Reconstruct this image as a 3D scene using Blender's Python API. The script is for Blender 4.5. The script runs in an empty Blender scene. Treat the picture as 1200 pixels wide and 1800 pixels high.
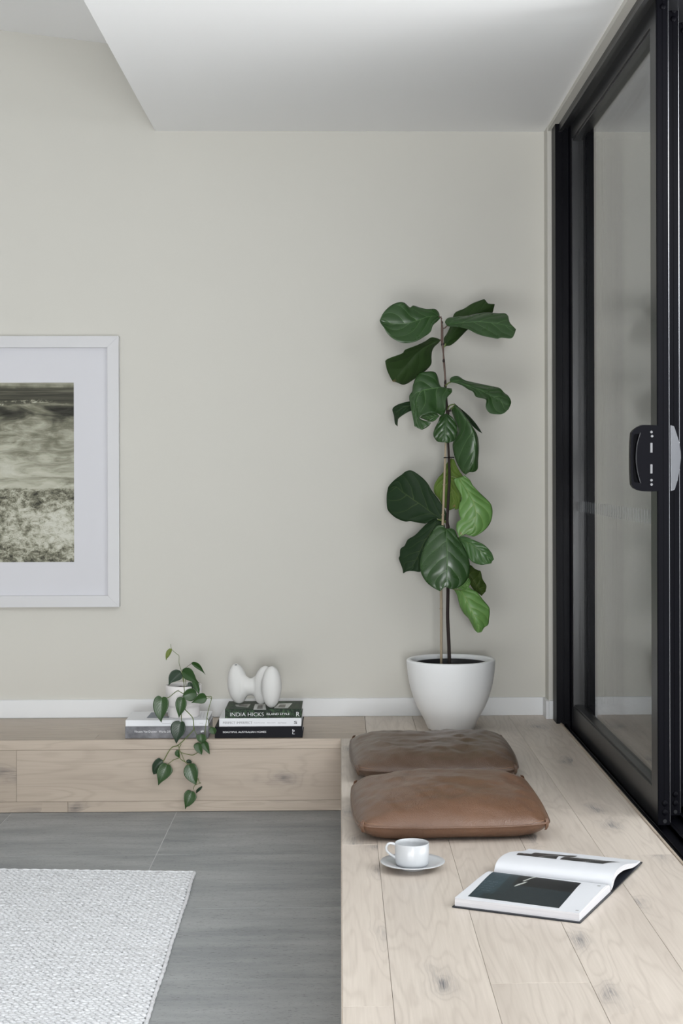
import bpy, bmesh, math, random
import numpy as np
from mathutils import Vector, Matrix
from mathutils import noise as mnoise
random.seed(7); np.random.seed(7)
SC = bpy.context.scene
COL = SC.collection
PI = math.pi

# ------------------------------------------------------------------ camera
F = 2650.0                       # focal length in pixels of a 1200x1800 frame
H = 0.982                        # lens height above the timber platform (z = 0)
YAW = math.radians(1.2)          # lens turned a little to the right
ROLL = 0.0025
VPX, VPY = 598.0, 826.0
CX = VPX + F*math.tan(YAW); CY = VPY
fw = Vector((math.sin(YAW), math.cos(YAW), 0))
r0 = Vector((math.cos(YAW), -math.sin(YAW), 0)); u0 = Vector((0, 0, 1))
rt = r0*math.cos(ROLL) - u0*math.sin(ROLL)
up = u0*math.cos(ROLL) + r0*math.sin(ROLL)
CAMP = Vector((0, 0, H))
cam_d = bpy.data.cameras.new('camera'); cam = bpy.data.objects.new('camera', cam_d); COL.objects.link(cam)
cam.matrix_world = Matrix(((rt.x, up.x, -fw.x, 0), (rt.y, up.y, -fw.y, 0), (rt.z, up.z, -fw.z, H), (0, 0, 0, 1)))
cam_d.sensor_fit = 'VERTICAL'; cam_d.sensor_height = 36; cam_d.sensor_width = 24
cam_d.lens = F/1800*36
cam_d.shift_x = (600-CX)/1800; cam_d.shift_y = (CY-900)/1800
cam_d.clip_start = 0.05; cam_d.clip_end = 100
SC.camera = cam

def ray(u, v): return fw + rt*((u-CX)/F) + up*((CY-v)/F)
def onY(u, v, Y):
    d = ray(u, v); return CAMP + d*(Y/d.y)
def onZ(u, v, z):
    d = ray(u, v); return CAMP + d*((z-H)/d.z)
def onX(u, v, X):
    d = ray(u, v); return CAMP + d*(X/d.x)

# ------------------------------------------------------------------ world, lamps, exposure
w = bpy.data.worlds.new('World'); SC.world = w; w.use_nodes = True
bg = w.node_tree.nodes['Background']
bg.inputs['Color'].default_value = (0.86, 0.94, 1.0, 1)
bg.inputs['Strength'].default_value = 0.35
def area(name, loc, to, sx, sy, power, color=(1, 1, 1), spread=180):
    l = bpy.data.lights.new(name, 'AREA'); l.shape = 'RECTANGLE'; l.size = sx; l.size_y = sy
    l.energy = power; l.color = color; l.spread = math.radians(spread)
    o = bpy.data.objects.new(name, l); COL.objects.link(o); o.location = loc
    o.rotation_euler = (Vector(to)-Vector(loc)).to_track_quat('-Z', 'Y').to_euler()
    return o
ZLOW = -0.24
area('door_daylight', (2.3, 2.5, 2.1), (0.0, 3.8, 0.2), 3.2, 1.2, 56, (0.95, 0.98, 1.0))
area('patio_bounce_daylight', (2.6, 3.0, -0.02), (2.0, 3.15, 2.33), 2.2, 4.6, 360, (0.97, 0.99, 1.0))
area('ceiling_fill', (-0.45, 0.7, 0.03), (-0.35, 1.8, 2.33), 2.4, 2.2, 120, (0.98, 0.99, 1.0))  # added fill lamp, lifts the far ceiling; no sun patch is known here
area('rear_fill', (0.34, -5.7, 1.1), (0.40, 6.0, 1.1), 0.95, 1.6, 74, (0.96, 0.985, 1.0), 110)  # added frontal fill from behind the camera; the wall there has no window
SC.view_settings.view_transform = 'Standard'; SC.view_settings.look = 'None'
SC.view_settings.gamma = 1.0; SC.view_settings.use_curve_mapping = False
SC.view_settings.exposure = 0.31
cy = SC.cycles
cy.use_denoising = True
cy.max_bounces = 10; cy.diffuse_bounces = 6; cy.glossy_bounces = 5; cy.transmission_bounces = 6; cy.transparent_max_bounces = 12
cy.caustics_reflective = False; cy.caustics_refractive = False
cy.sample_clamp_indirect = 6

# ------------------------------------------------------------------ helpers
def tag(o, label=None, cat=None, group=None, kind=None):
    if label: o['label'] = label
    if cat: o['category'] = cat
    if group: o['group'] = group
    if kind: o['kind'] = kind
    return o
def empty(name, loc=(0, 0, 0), label=None, cat=None, group=None, kind=None, rz=0, parent=None):
    o = bpy.data.objects.new(name, None); COL.objects.link(o); o.location = loc; o.rotation_euler.z = rz
    o.empty_display_size = .05
    if parent: o.parent = parent
    return tag(o, label, cat, group, kind)
def keep_world(o, parent):
    o.parent = parent
    loc = Matrix.LocRotScale(parent.location, parent.rotation_euler, None)      # parts sit in world coordinates: their own matrix is the identity
    o.matrix_parent_inverse = loc.inverted()
def obj(name, me, m, parent=None, smooth=False):
    """mesh data in world coordinates -> object, optionally child of parent (stays put)"""
    o = bpy.data.objects.new(name, me); COL.objects.link(o)
    if m: 
        me.materials.clear(); me.materials.append(m)
    if smooth:
        me.polygons.foreach_set('use_smooth', [True]*len(me.polygons)); me.update()
    if parent: keep_world(o, parent)
    return o
def me_py(name, vs, fs, uvs=None):
    me = bpy.data.meshes.new(name); me.from_pydata([tuple(v) for v in vs], [], [tuple(f) for f in fs]); me.update()
    if uvs is not None:
        ul = me.uv_layers.new(name='UVMap')
        idx = np.empty(len(me.loops), dtype=np.int32); me.loops.foreach_get('vertex_index', idx)
        ul.data.foreach_set('uv', np.asarray(uvs, dtype=np.float32)[idx].ravel())
    return me
def bm_me(name, bm):
    me = bpy.data.meshes.new(name); bmesh.ops.recalc_face_normals(bm, faces=bm.faces); bm.to_mesh(me); bm.free(); return me
def bbox(bm, x0, x1, y0, y1, z0, z1, bev=0, seg=1):
    ret = bmesh.ops.create_cube(bm, size=1)
    vs = ret['verts']
    for v in vs:
        v.co = Vector(((x0+x1)/2+v.co.x*(x1-x0), (y0+y1)/2+v.co.y*(y1-y0), (z0+z1)/2+v.co.z*(z1-z0)))
    if bev:
        es = set(e for v in vs for e in v.link_edges)
        bmesh.ops.bevel(bm, geom=list(es), offset=bev, segments=seg, affect='EDGES', profile=.5)
def box(name, x0, x1, y0, y1, z0, z1, m, parent=None, bev=0, seg=1):
    bm = bmesh.new(); bbox(bm, x0, x1, y0, y1, z0, z1, bev, seg)
    return obj(name, bm_me(name, bm), m, parent)
def struct(o): o['kind'] = 'structure'; return o
def cyl(bm, c, r, h, axis='Z', n=24, r2=None):
    M = Matrix.Translation(c)
    if axis == 'Y': M = M @ Matrix.Rotation(PI/2, 4, 'X')
    if axis == 'X': M = M @ Matrix.Rotation(PI/2, 4, 'Y')
    bmesh.ops.create_cone(bm, cap_ends=True, segments=n, radius1=r, radius2=r if r2 is None else r2, depth=h, matrix=M)
def lathe(name, prof, n=64):
    vs = []; fs = []
    for (r, z) in prof:
        for k in range(n):
            a = 2*PI*k/n; vs.append((r*math.cos(a), r*math.sin(a), z))
    m = len(prof)
    for i in range(m-1):
        for k in range(n):
            k2 = (k+1) % n
            fs.append((i*n+k, i*n+k2, (i+1)*n+k2, (i+1)*n+k))
    me = me_py(name, vs, fs)
    bm = bmesh.new(); bm.from_mesh(me); bmesh.ops.remove_doubles(bm, verts=bm.verts, dist=1e-5)
    bmesh.ops.recalc_face_normals(bm, faces=bm.faces); bm.to_mesh(me); bm.free(); return me
def move(me, v):
    me.transform(Matrix.Translation(v)); return me
def catmull(P, t):
    """P (n,k) array, t array 0..n-1"""
    P = np.asarray(P, float); n = len(P)
    i = np.clip(np.floor(t).astype(int), 0, n-2); f = (t-i)[:, None]
    p0 = np.where((i == 0)[:, None], 2*P[0]-P[1], P[np.maximum(i-1, 0)]); p1 = P[i]; p2 = P[i+1]
    p3 = np.where((i+2 > n-1)[:, None], 2*P[-1]-P[-2], P[np.minimum(i+2, n-1)])
    return .5*((2*p1)+(-p0+p2)*f+(2*p0-5*p1+4*p2-p3)*f**2+(-p0+3*p1-3*p2+p3)*f**3)
def tube(name, pts, rads, sub=6, n=8, caps=True):
    P = np.asarray([tuple(p) for p in pts], float); R = np.asarray(rads if hasattr(rads, '__len__') else [rads]*len(pts), float)[:, None]
    ts = np.linspace(0, len(P)-1, (len(P)-1)*sub+1)
    C = catmull(P, ts); RR = np.interp(ts, np.arange(len(P)), R[:, 0])
    vs = []; fs = []
    ref = Vector((0.31, 0.87, 0.2)).normalized()
    for i in range(len(C)):
        a = C[max(i-1, 0)]; b = C[min(i+1, len(C)-1)]
        t = Vector(b-a).normalized()
        x = (ref - t*ref.dot(t)).normalized(); ref = x; y = t.cross(x)
        for k in range(n):
            an = 2*PI*k/n; vs.append(Vector(C[i]) + (x*math.cos(an)+y*math.sin(an))*RR[i])
    for i in range(len(C)-1):
        for k in range(n):
            k2 = (k+1) % n; fs.append((i*n+k, i*n+k2, (i+1)*n+k2, (i+1)*n+k))
    if caps:
        fs.append(tuple(range(n))[::-1]); fs.append(tuple((len(C)-1)*n+k for k in range(n)))
    return me_py(name, vs, fs)
def join_me(name, ms):
    bm = bmesh.new()
    for m in ms: bm.from_mesh(m)
    me = bpy.data.meshes.new(name); bm.to_mesh(me); bm.free(); return me

# ------------------------------------------------------------------ node helpers / materials
def srgb(r, g, b):
    f = lambda c: ((c/255)/12.92 if c/255 <= .04045 else ((c/255+.055)/1.055)**2.4)
    return (f(r), f(g), f(b), 1)
class N:
    def __init__(s, name):
        s.m = bpy.data.materials.new(name); s.m.use_nodes = True; s.t = s.m.node_tree
        s.b = s.t.nodes['Principled BSDF']; s.out = s.t.nodes['Material Output']
    def n(s, typ, **kw):
        x = s.t.nodes.new(typ)
        for k, v in kw.items():
            if k in x.inputs.keys() if isinstance(k, str) else False: pass
            setattr(x, k, v)
        return x
    def l(s, a, b): s.t.links.new(a, b)
    def math(s, op, a, b=None, c=None, clamp=False):
        x = s.t.nodes.new('ShaderNodeMath'); x.operation = op; x.use_clamp = clamp
        for i, v in enumerate((a, b, c)):
            if v is None: continue
            if isinstance(v, (int, float)): x.inputs[i].default_value = v
            else: s.l(v, x.inputs[i])
        return x.outputs[0]
    def noise(s, vec, scale=5, detail=4, rough=.5, dist=0):
        x = s.t.nodes.new('ShaderNodeTexNoise'); x.inputs['Scale'].default_value = scale; x.inputs['Detail'].default_value = detail
        x.inputs['Roughness'].default_value = rough; x.inputs['Distortion'].default_value = dist
        if vec is not None: s.l(vec, x.inputs['Vector'])
        return x.outputs['Fac']
    def coord(s, which='Object', scale=(1, 1, 1), rnd=0):
        tc = s.t.nodes.new('ShaderNodeTexCoord'); mp = s.t.nodes.new('ShaderNodeMapping')
        v = tc.outputs[which]
        if rnd:
            oi = s.t.nodes.new('ShaderNodeObjectInfo'); k = s.math('MULTIPLY', oi.outputs['Random'], rnd)
            va = s.t.nodes.new('ShaderNodeVectorMath'); va.operation = 'ADD'
            cb = s.t.nodes.new('ShaderNodeCombineXYZ'); s.l(k, cb.inputs[0]); s.l(k, cb.inputs[1]); s.l(k, cb.inputs[2])
            s.l(v, va.inputs[0]); s.l(cb.outputs[0], va.inputs[1]); v = va.outputs[0]
        s.l(v, mp.inputs['Vector']); mp.inputs['Scale'].default_value = scale
        return mp.outputs[0]
    def ramp(s, fac, stops):
        x = s.t.nodes.new('ShaderNodeValToRGB'); s.l(fac, x.inputs[0]); e = x.color_ramp.elements
        while len(e) < len(stops): e.new(.5)
        for i, (p, c) in enumerate(stops): e[i].position = p; e[i].color = c
        return x.outputs[0]
    def mix(s, fac, a, b, mode='MIX'):
        x = s.t.nodes.new('ShaderNodeMix'); x.data_type = 'RGBA'; x.blend_type = mode
        for sock, v in ((x.inputs[0], fac), (x.inputs[6], a), (x.inputs[7], b)):
            if isinstance(v, (int, float)): sock.default_value = v
            elif isinstance(v, tuple): sock.default_value = v
            else: s.l(v, sock)
        return x.outputs[2]
    def bump(s, h, strength=.3, dist=.002):
        x = s.t.nodes.new('ShaderNodeBump'); x.inputs['Strength'].default_value = strength; x.inputs['Distance'].default_value = dist
        s.l(h, x.inputs['Height']); s.l(x.outputs[0], s.b.inputs['Normal']); return x
    def set(s, **kw):
        for k, v in kw.items():
            k = k.replace('_', ' ')
            i = s.b.inputs[k]
            if isinstance(v, (int, float)): i.default_value = v
            elif isinstance(v, tuple): i.default_value = v
            else: s.l(v, i)
        return s
def plain(name, col, rough=.5, bump=0, bscale=80, spec=.5, metallic=0, var=.03, coat=0):
    k = N(name); v = k.coord()
    nz = k.noise(v, 6, 3)
    c2 = tuple(min(1, c*(1-var*2)) for c in col[:3])+(1,)
    k.set(Base_Color=k.mix(nz, col, c2), Roughness=rough, Metallic=metallic, Specular_IOR_Level=spec, Coat_Weight=coat)
    if bump: k.bump(k.noise(v, bscale, 3), bump, .001)
    return k.m
def wood(name, axis, light, dark, knot, rough=.42):
    k = N(name)
    st = {'X': (1.1, 9, 9), 'Y': (9, 1.1, 9)}[axis]
    fine = {'X': (6, 190, 190), 'Y': (190, 6, 190)}[axis]
    kn = {'X': (2.6, 6.0, 6.0), 'Y': (6.0, 2.6, 6.0)}[axis]
    v1 = k.coord('Object', st, 31.7); v2 = k.coord('Object', fine, 31.7); v3 = k.coord('Object', kn, 31.7)
    # knots: sparse voronoi cells
    vo = k.t.nodes.new('ShaderNodeTexVoronoi'); vo.inputs['Scale'].default_value = 1.0; vo.voronoi_dimensions = '2D'
    sx_ = k.t.nodes.new('ShaderNodeSeparateXYZ'); k.l(v3, sx_.inputs[0]); cb_ = k.t.nodes.new('ShaderNodeCombineXYZ')
    k.l(sx_.outputs[0], cb_.inputs[0]); k.l(k.math('ADD', sx_.outputs[1], sx_.outputs[2]), cb_.inputs[1])
    wv = k.t.nodes.new('ShaderNodeVectorMath'); wv.operation = 'ADD'; k.l(cb_.outputs[0], wv.inputs[0])
    nv_ = k.t.nodes.new('ShaderNodeTexNoise'); nv_.inputs['Scale'].default_value = 2.5; k.l(v3, nv_.inputs['Vector'])
    ms_ = k.t.nodes.new('ShaderNodeVectorMath'); ms_.operation = 'SCALE'; ms_.inputs['Scale'].default_value = .45; k.l(nv_.outputs['Color'], ms_.inputs[0]); k.l(ms_.outputs[0], wv.inputs[1])
    k.l(wv.outputs[0], vo.inputs['Vector'])
    d = vo.outputs['Distance']; sep = k.t.nodes.new('ShaderNodeSeparateColor'); k.l(vo.outputs['Color'], sep.inputs[0])
    on = k.math('GREATER_THAN', sep.outputs[0], .70)
    near = k.math('MULTIPLY', k.math('SUBTRACT', 1.0, k.math('DIVIDE', d, .42), clamp=True), on)     # 1 at knot centre
    low = k.noise(v1, 1.0, 2, .5)
    field = k.math('ADD', low, k.math('MULTIPLY', k.math('POWER', near, 2.0), .28))
    rings = k.math('SINE', k.math('MULTIPLY', field, 85.0))
    rings = k.math('MULTIPLY_ADD', rings, .5, .5)
    fn = k.noise(v2, 1.0, 4, .6)
    gr = k.math('ADD', k.math('MULTIPLY', k.math('POWER', rings, 4.0), .26), k.math('MULTIPLY', fn, .62))
    base = k.mix(k.math('MULTIPLY', gr, 1.05, clamp=True), light, dark)
    blot = k.noise(v1, .7, 2, .5)
    base = k.mix(k.math('MULTIPLY', k.math('SUBTRACT', blot, .42, clamp=True), 1.6, clamp=True), base, dark)
    oi = k.t.nodes.new('ShaderNodeObjectInfo')
    tone = k.math('MULTIPLY_ADD', oi.outputs['Random'], .12, .93)
    base = k.mix(1.0, base, k.comb(tone), 'MULTIPLY')
    ka = k.math('POWER', near, 3.2); kn_n = k.noise(v2, 2.2, 3, .6)
    ka = k.math('MULTIPLY', ka, k.math('MULTIPLY', k.math('SUBTRACT', kn_n, .3, clamp=True), 3.6), clamp=True)
    base = k.mix(ka, base, knot)
    k.set(Base_Color=base, Roughness=k.math('MULTIPLY_ADD', fn, .16, rough-.08), Specular_IOR_Level=.5)
    k.bump(fn, .12, .0006)
    return k.m
def _comb(s, v):
    c = s.t.nodes.new('ShaderNodeCombineColor')
    for i in range(3): s.l(v, c.inputs[i])
    return c.outputs[0]
N.comb = _comb

M = {}
M['wall'] = plain('wall_paint', (0.635, 0.622, 0.575, 1), .85, .05, 350, .3, var=.008)
M['wall_far'] = plain('grey_wall_paint', (0.42, 0.42, 0.41, 1), .85)
M['ceil'] = plain('ceiling_paint', (0.93, 0.935, 0.94, 1), .9, .03, 300, .25, var=.005)
M['skirt'] = plain('skirting_paint', (0.80, 0.815, 0.83, 1), .5, 0, 80, .4, var=.01)
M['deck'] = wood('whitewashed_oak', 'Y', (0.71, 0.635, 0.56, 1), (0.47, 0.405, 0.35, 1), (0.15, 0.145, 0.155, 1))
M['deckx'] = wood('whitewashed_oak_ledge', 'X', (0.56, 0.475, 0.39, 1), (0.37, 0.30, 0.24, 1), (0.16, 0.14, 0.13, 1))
M['black'] = plain('black_powdercoat', (0.0045, 0.0045, 0.0065, 1), .35, .03, 600, .05)
M['graphite'] = plain('graphite_powdercoat', (0.026, 0.0265, 0.029, 1), .3, .02, 600, .3)
M['lockgrey'] = plain('satin_nickel', (0.20, 0.20, 0.21, 1), .5, metallic=.3)
M['silver'] = plain('brushed_aluminium', (0.38, 0.38, 0.40, 1), .22, 0, 80, .5, metallic=1)
M['dirt'] = plain('dark_subfloor', (0.12, 0.09, 0.065, 1), .9)
M['cladding'] = plain('charcoal_cladding', (0.02, 0.021, 0.023, 1), .8, .1)
M['patio'] = plain('patio_paving', (0.22, 0.22, 0.21, 1), .8, .2, 60)
M['white_matte'] = plain('white_matte', (0.80, 0.815, 0.82, 1), .55, .02, 300, .4, var=.01)
M['potwhite'] = plain('white_fibrestone', (0.89, 0.905, 0.915, 1), .5, .04, 260, .4, var=.015)
M['ceramic'] = plain('white_ceramic', (0.83, 0.80, 0.79, 1), .45, .03, 200, .4, var=.01)
M['porcelain'] = plain('white_porcelain', (0.52, 0.535, 0.555, 1), .22, 0, 80, .5, var=.003)
M['vase'] = plain('white_bisque', (0.70, 0.695, 0.68, 1), .75, .06, 420, .3, var=.01)
M['frame'] = plain('white_frame_paint', (0.64, 0.64, 0.655, 1), .4, 0, 80, .4, var=.005)
M['mat'] = plain('white_mat_board', (0.665, 0.665, 0.70, 1), .9, .03, 500, .2, var=.005)
M['soil'] = plain('potting_soil', (0.035, 0.022, 0.016, 1), .95, .8, 60)
M['liner'] = plain('black_plastic_liner', (0.012, 0.012, 0.014, 1), .5)
M['page'] = plain('white_paper', (0.64, 0.65, 0.68, 1), .6, 0, 80, .3, var=.01)
M['paperwhite'] = plain('white_book_cloth', (0.80, 0.81, 0.84, 1), .45, 0, 80, .4, var=.01)
M['ink_white'] = plain('white_ink', (0.85, 0.86, 0.88, 1), .5)
M['ink_grey'] = plain('grey_ink', (0.22, 0.22, 0.23, 1), .5)
M['ink_black'] = plain('black_ink', (0.02, 0.02, 0.025, 1), .5)
M['blackbook'] = plain('black_book_cloth', (0.004, 0.0045, 0.008, 1), .6, .1, 900, .2)
M['navycover'] = plain('dark_navy_cover', (0.012, 0.015, 0.022, 1), .4)
M['stem'] = plain('green_stem', (0.12, 0.17, 0.035, 1), .5)
M['bark'] = plain('dark_bark', (0.030, 0.021, 0.019, 1), .8, .8, 300, .3)
M['bark_young'] = plain('young_bark', (0.13, 0.085, 0.07, 1), .7, .5, 300)
M['stake'] = plain('bamboo_cane', (0.36, 0.29, 0.20, 1), .55, .2, 200)
M['grout'] = plain('grout', (0.56, 0.57, 0.57, 1), .9, .1, 400)

def tile_mat():
    k = N('grey_porcelain_tile')
    v = k.coord('Object', (1, 1, 1), 13.3)
    st = k.coord('Object', (1.2, 5, 5), 13.3)
    a = k.noise(st, 2.2, 5, .6); b = k.noise(v, 60, 4, .65); c = k.noise(k.coord('Object', (60, 260, 100), 13.3), 1, 2, .5)
    col = k.ramp(a, [(.34, (0.23, 0.246, 0.254, 1)), (.66, (0.43, 0.442, 0.445, 1))])
    col = k.mix(k.math('MULTIPLY', b, .8), col, (0.30, 0.31, 0.312, 1))
    c2_ = k.noise(k.coord('Object', (140, 420, 100), 13.3), 1, 2, .6); sp = k.math('MAXIMUM', k.math('GREATER_THAN', c, .66), k.math('GREATER_THAN', c2_, .68))
    col = k.mix(k.math('MULTIPLY', sp, .5), col, (0.06, 0.06, 0.055, 1))
    k.set(Base_Color=col, Roughness=.5, Specular_IOR_Level=.35); k.bump(b, .12, .0008); return k.m
M['tile'] = tile_mat()
def leather(name, c1, c2):
    k = N(name); v = k.coord()
    vo = k.t.nodes.new('ShaderNodeTexVoronoi'); vo.inputs['Scale'].default_value = 330; k.l(v, vo.inputs['Vector'])
    big = k.noise(v, 7, 3, .55); mid = k.noise(v, 22, 3, .6, .8)
    col = k.mix(big, c1, c2)
    k.set(Base_Color=col, Roughness=k.math('MULTIPLY_ADD', mid, .16, .27), Specular_IOR_Level=.6, Coat_Weight=.10, Coat_Roughness=.3)
    h = k.math('ADD', k.math('MULTIPLY', vo.outputs['Distance'], .35), k.math('MULTIPLY', mid, 1.6))
    k.bump(h, .5, .0026); return k.m
M['leather'] = leather('tan_leather', (0.150, 0.076, 0.042, 1), (0.105, 0.052, 0.029, 1))
M['leather2'] = leather('greyed_leather', (0.118, 0.070, 0.044, 1), (0.085, 0.048, 0.030, 1))  # greyer copy for the rear cushion, reflected light put into the colour
M['thread'] = plain('tan_thread', (0.30, 0.17, 0.10, 1), .7)
def rugm():
    k = N('pale_wool'); v = k.coord()
    a = k.noise(v, 260, 3, .6); b = k.noise(k.coord('Object', (2, 9, 1)), 5, 3)
    oi = k.noise(v, 70, 1)
    col = k.mix(a, (0.84, 0.85, 0.87, 1), (0.60, 0.61, 0.63, 1))
    col = k.mix(k.math('MULTIPLY', k.math('SUBTRACT', oi, .55, clamp=True), 3.0, clamp=True), col, (0.40, 0.40, 0.41, 1))
    col = k.mix(k.math('MULTIPLY', k.math('SUBTRACT', b, .5, clamp=True), 1.2, clamp=True), col, (0.50, 0.50, 0.50, 1))
    k.set(Base_Color=col, Roughness=.95, Specular_IOR_Level=.1, Sheen_Weight=.2); k.bump(a, .6, .0015); return k.m
M['wool'] = rugm()
def pages_edge():
    k = N('page_edges'); v = k.coord('Object', (3, 3, 1400))
    a = k.noise(v, 1.0, 2, .5)
    k.set(Base_Color=k.mix(a, (0.82, 0.82, 0.84, 1), (0.40, 0.39, 0.42, 1)), Roughness=.8); return k.m
M['pages_edge'] = pages_edge()
def attr_mat(name, rough=.45, spec=.4):
    k = N(name); a = k.t.nodes.new('ShaderNodeAttribute'); a.attribute_name = 'print'
    k.set(Base_Color=a.outputs['Color'], Roughness=rough, Specular_IOR_Level=spec); return k.m
M['print'] = attr_mat('printed_paper', .4)
def marble_cloth():
    k = N('grey_clouded_cover'); v = k.coord()
    a = k.noise(v, 22, 5, .6)
    k.set(Base_Color=k.ramp(a, [(.3, (0.07, 0.07, 0.08, 1)), (.7, (0.24, 0.24, 0.26, 1))]), Roughness=.5); return k.m
M['greycover'] = marble_cloth()
def foliage_cover():
    k = N('green_foliage_cover'); v = k.coord()
    a = k.noise(v, 75, 5, .75, 1.2)
    k.set(Base_Color=k.ramp(a, [(.35, (0.002, 0.004, 0.003, 1)), (.5, (0.010, 0.024, 0.013, 1)), (.68, (0.06, 0.13, 0.05, 1))]), Roughness=.5, Specular_IOR_Level=.25); return k.m
M['foliage'] = foliage_cover()

def leafmat(name, base, dark, vein, nv=5, kk=.36, rough=.30, transl=0.0, brown=0.0, veinw=.05, bumpd=.004):
    k = N(name); uv = k.t.nodes.new('ShaderNodeUVMap'); uv.uv_map = 'UVMap'
    sp = k.t.nodes.new('ShaderNodeSeparateXYZ'); k.l(uv.outputs[0], sp.inputs[0])
    U, V = sp.outputs[0], sp.outputs[1]
    x = k.math('ABSOLUTE', k.math('MULTIPLY_ADD', U, 2.0, -1.0))
    v = k.coord()
    wob = k.math('MULTIPLY', k.math('SUBTRACT', k.noise(v, 18, 2), .5), .06)
    side = k.math('MULTIPLY', k.math('SIGN', k.math('SUBTRACT', U, .5)), .035)
    ph = k.math('MULTIPLY', k.math('ADD', k.math('ADD', V, side), k.math('SUBTRACT', wob, k.math('MULTIPLY', k.math('MULTIPLY', x, k.math('MULTIPLY_ADD', x, .45, .55)), kk))), float(nv))
    fr = k.math('ABSOLUTE', k.math('SUBTRACT', k.math('FRACT', ph), .5))       # .5 at vein, 0 between
    dv = k.math('SUBTRACT', .5, fr)
    side_mask = k.math('SUBTRACT', 1.0, k.math('DIVIDE', dv, veinw), clamp=True)
    side_mask = k.math('MULTIPLY', side_mask, k.math('SUBTRACT', 1.0, k.math('MULTIPLY', x, .75)))
    mid_mask = k.math('SUBTRACT', 1.0, k.math('DIVIDE', x, .03), clamp=True)
    mid_mask = k.math('MULTIPLY', mid_mask, k.math('SUBTRACT', 1.15, V, clamp=True))
    mask = k.math('MAXIMUM', k.math('MULTIPLY', side_mask, .7), mid_mask)
    nz = k.noise(v, 30, 4, .6)
    col = k.mix(nz, base, dark)
    col = k.mix(mask, col, vein)
    if brown:
        bm_ = k.math('MULTIPLY', k.math('SUBTRACT', k.math('ADD', k.math('MULTIPLY', V, .55), k.math('MULTIPLY', k.noise(v, 45, 3), .75)), 1.0-brown, clamp=True), 12.0, clamp=True)
        edge = k.math('MULTIPLY', bm_, k.math('GREATER_THAN', V, .8))
        col = k.mix(edge, col, (0.30, 0.19, 0.09, 1))
    k.set(Base_Color=col, Roughness=k.math('MULTIPLY_ADD', nz, .2, rough-.1), Specular_IOR_Level=.5 if rough < .45 else .2)
    pil = k.math('MULTIPLY', k.math('SUBTRACT', .25, k.math('MULTIPLY', fr, fr)), 4.0)
    h = k.math('SUBTRACT', k.math('MULTIPLY_ADD', nz, .3, pil), k.math('MULTIPLY', mid_mask, .6))
    k.bump(h, .3, bumpd)
    if transl:
        tr = k.t.nodes.new('ShaderNodeBsdfTranslucent'); k.l(col, tr.inputs[0])
        mx = k.t.nodes.new('ShaderNodeMixShader'); mx.inputs[0].default_value = transl
        k.l(k.b.outputs[0], mx.inputs[1]); k.l(tr.outputs[0], mx.inputs[2]); k.l(mx.outputs[0], k.out.inputs[0])
    return k.m
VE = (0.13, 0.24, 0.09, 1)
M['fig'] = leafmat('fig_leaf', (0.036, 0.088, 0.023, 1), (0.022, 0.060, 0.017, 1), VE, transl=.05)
M['figdark'] = leafmat('fig_leaf_shaded', (0.014, 0.036, 0.012, 1), (0.010, 0.027, 0.009, 1), (0.07, 0.11, 0.035, 1), rough=.6, transl=.05)  # shade on leaves turned from the light is put into this darker green
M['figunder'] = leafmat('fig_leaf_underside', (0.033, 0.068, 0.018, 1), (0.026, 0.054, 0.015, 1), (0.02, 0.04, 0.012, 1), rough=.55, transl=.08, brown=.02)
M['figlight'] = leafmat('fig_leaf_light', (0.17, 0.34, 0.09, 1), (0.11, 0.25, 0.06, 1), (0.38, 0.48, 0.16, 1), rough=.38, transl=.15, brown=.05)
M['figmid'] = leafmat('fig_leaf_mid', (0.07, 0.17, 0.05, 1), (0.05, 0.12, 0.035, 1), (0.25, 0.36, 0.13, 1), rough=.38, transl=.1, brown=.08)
M['figyellow'] = leafmat('fig_leaf_yellowgreen', (0.16, 0.25, 0.045, 1), (0.10, 0.18, 0.03, 1), (0.38, 0.42, 0.13, 1), rough=.55, transl=.2, brown=.04)  # glow of light through the backlit leaf is put into the colour
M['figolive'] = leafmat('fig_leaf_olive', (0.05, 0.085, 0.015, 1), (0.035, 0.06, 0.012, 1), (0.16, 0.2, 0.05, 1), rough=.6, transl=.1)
M['phil'] = leafmat('philodendron_leaf', (0.032, 0.085, 0.018, 1), (0.022, 0.060, 0.014, 1), (0.035, 0.09, 0.03, 1), nv=9, kk=.45, rough=.32, veinw=.06, bumpd=.0004, transl=.05)
M['phildark'] = leafmat('philodendron_leaf_dark', (0.012, 0.038, 0.014, 1), (0.009, 0.028, 0.011, 1), (0.02, 0.05, 0.02, 1), nv=9, kk=.45, rough=.35, veinw=.06, bumpd=.0004)
M['phillight'] = leafmat('philodendron_leaf_young', (0.20, 0.26, 0.05, 1), (0.14, 0.19, 0.04, 1), (0.3, 0.34, 0.1, 1), nv=9, kk=.45, rough=.4, veinw=.06, bumpd=.0004, transl=.2)

def glass_mat():
    k = N('door_glass')
    g = k.t.nodes.new('ShaderNodeBsdfGlossy'); g.inputs['Roughness'].default_value = 0.012; g.inputs['Color'].default_value = (1, 1, 1, 1)
    tr = k.t.nodes.new('ShaderNodeBsdfTransparent'); tr.inputs[0].default_value = (.94, .955, .955, 1)
    fr = k.t.nodes.new('ShaderNodeFresnel'); 
    ge = k.t.nodes.new('ShaderNodeNewGeometry'); k.l(k.math('MULTIPLY_ADD', ge.outputs['Backfacing'], 1/1.85-1.85, 1.85), fr.inputs[0])   # same reflectance on both faces of the pane
    mx = k.t.nodes.new('ShaderNodeMixShader'); k.l(fr.outputs[0], mx.inputs[0]); k.l(tr.outputs[0], mx.inputs[1]); k.l(g.outputs[0], mx.inputs[2])
    k.l(mx.outputs[0], k.out.inputs[0]); k.t.nodes.remove(k.b); return k.m
M['glass'] = glass_mat()

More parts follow.
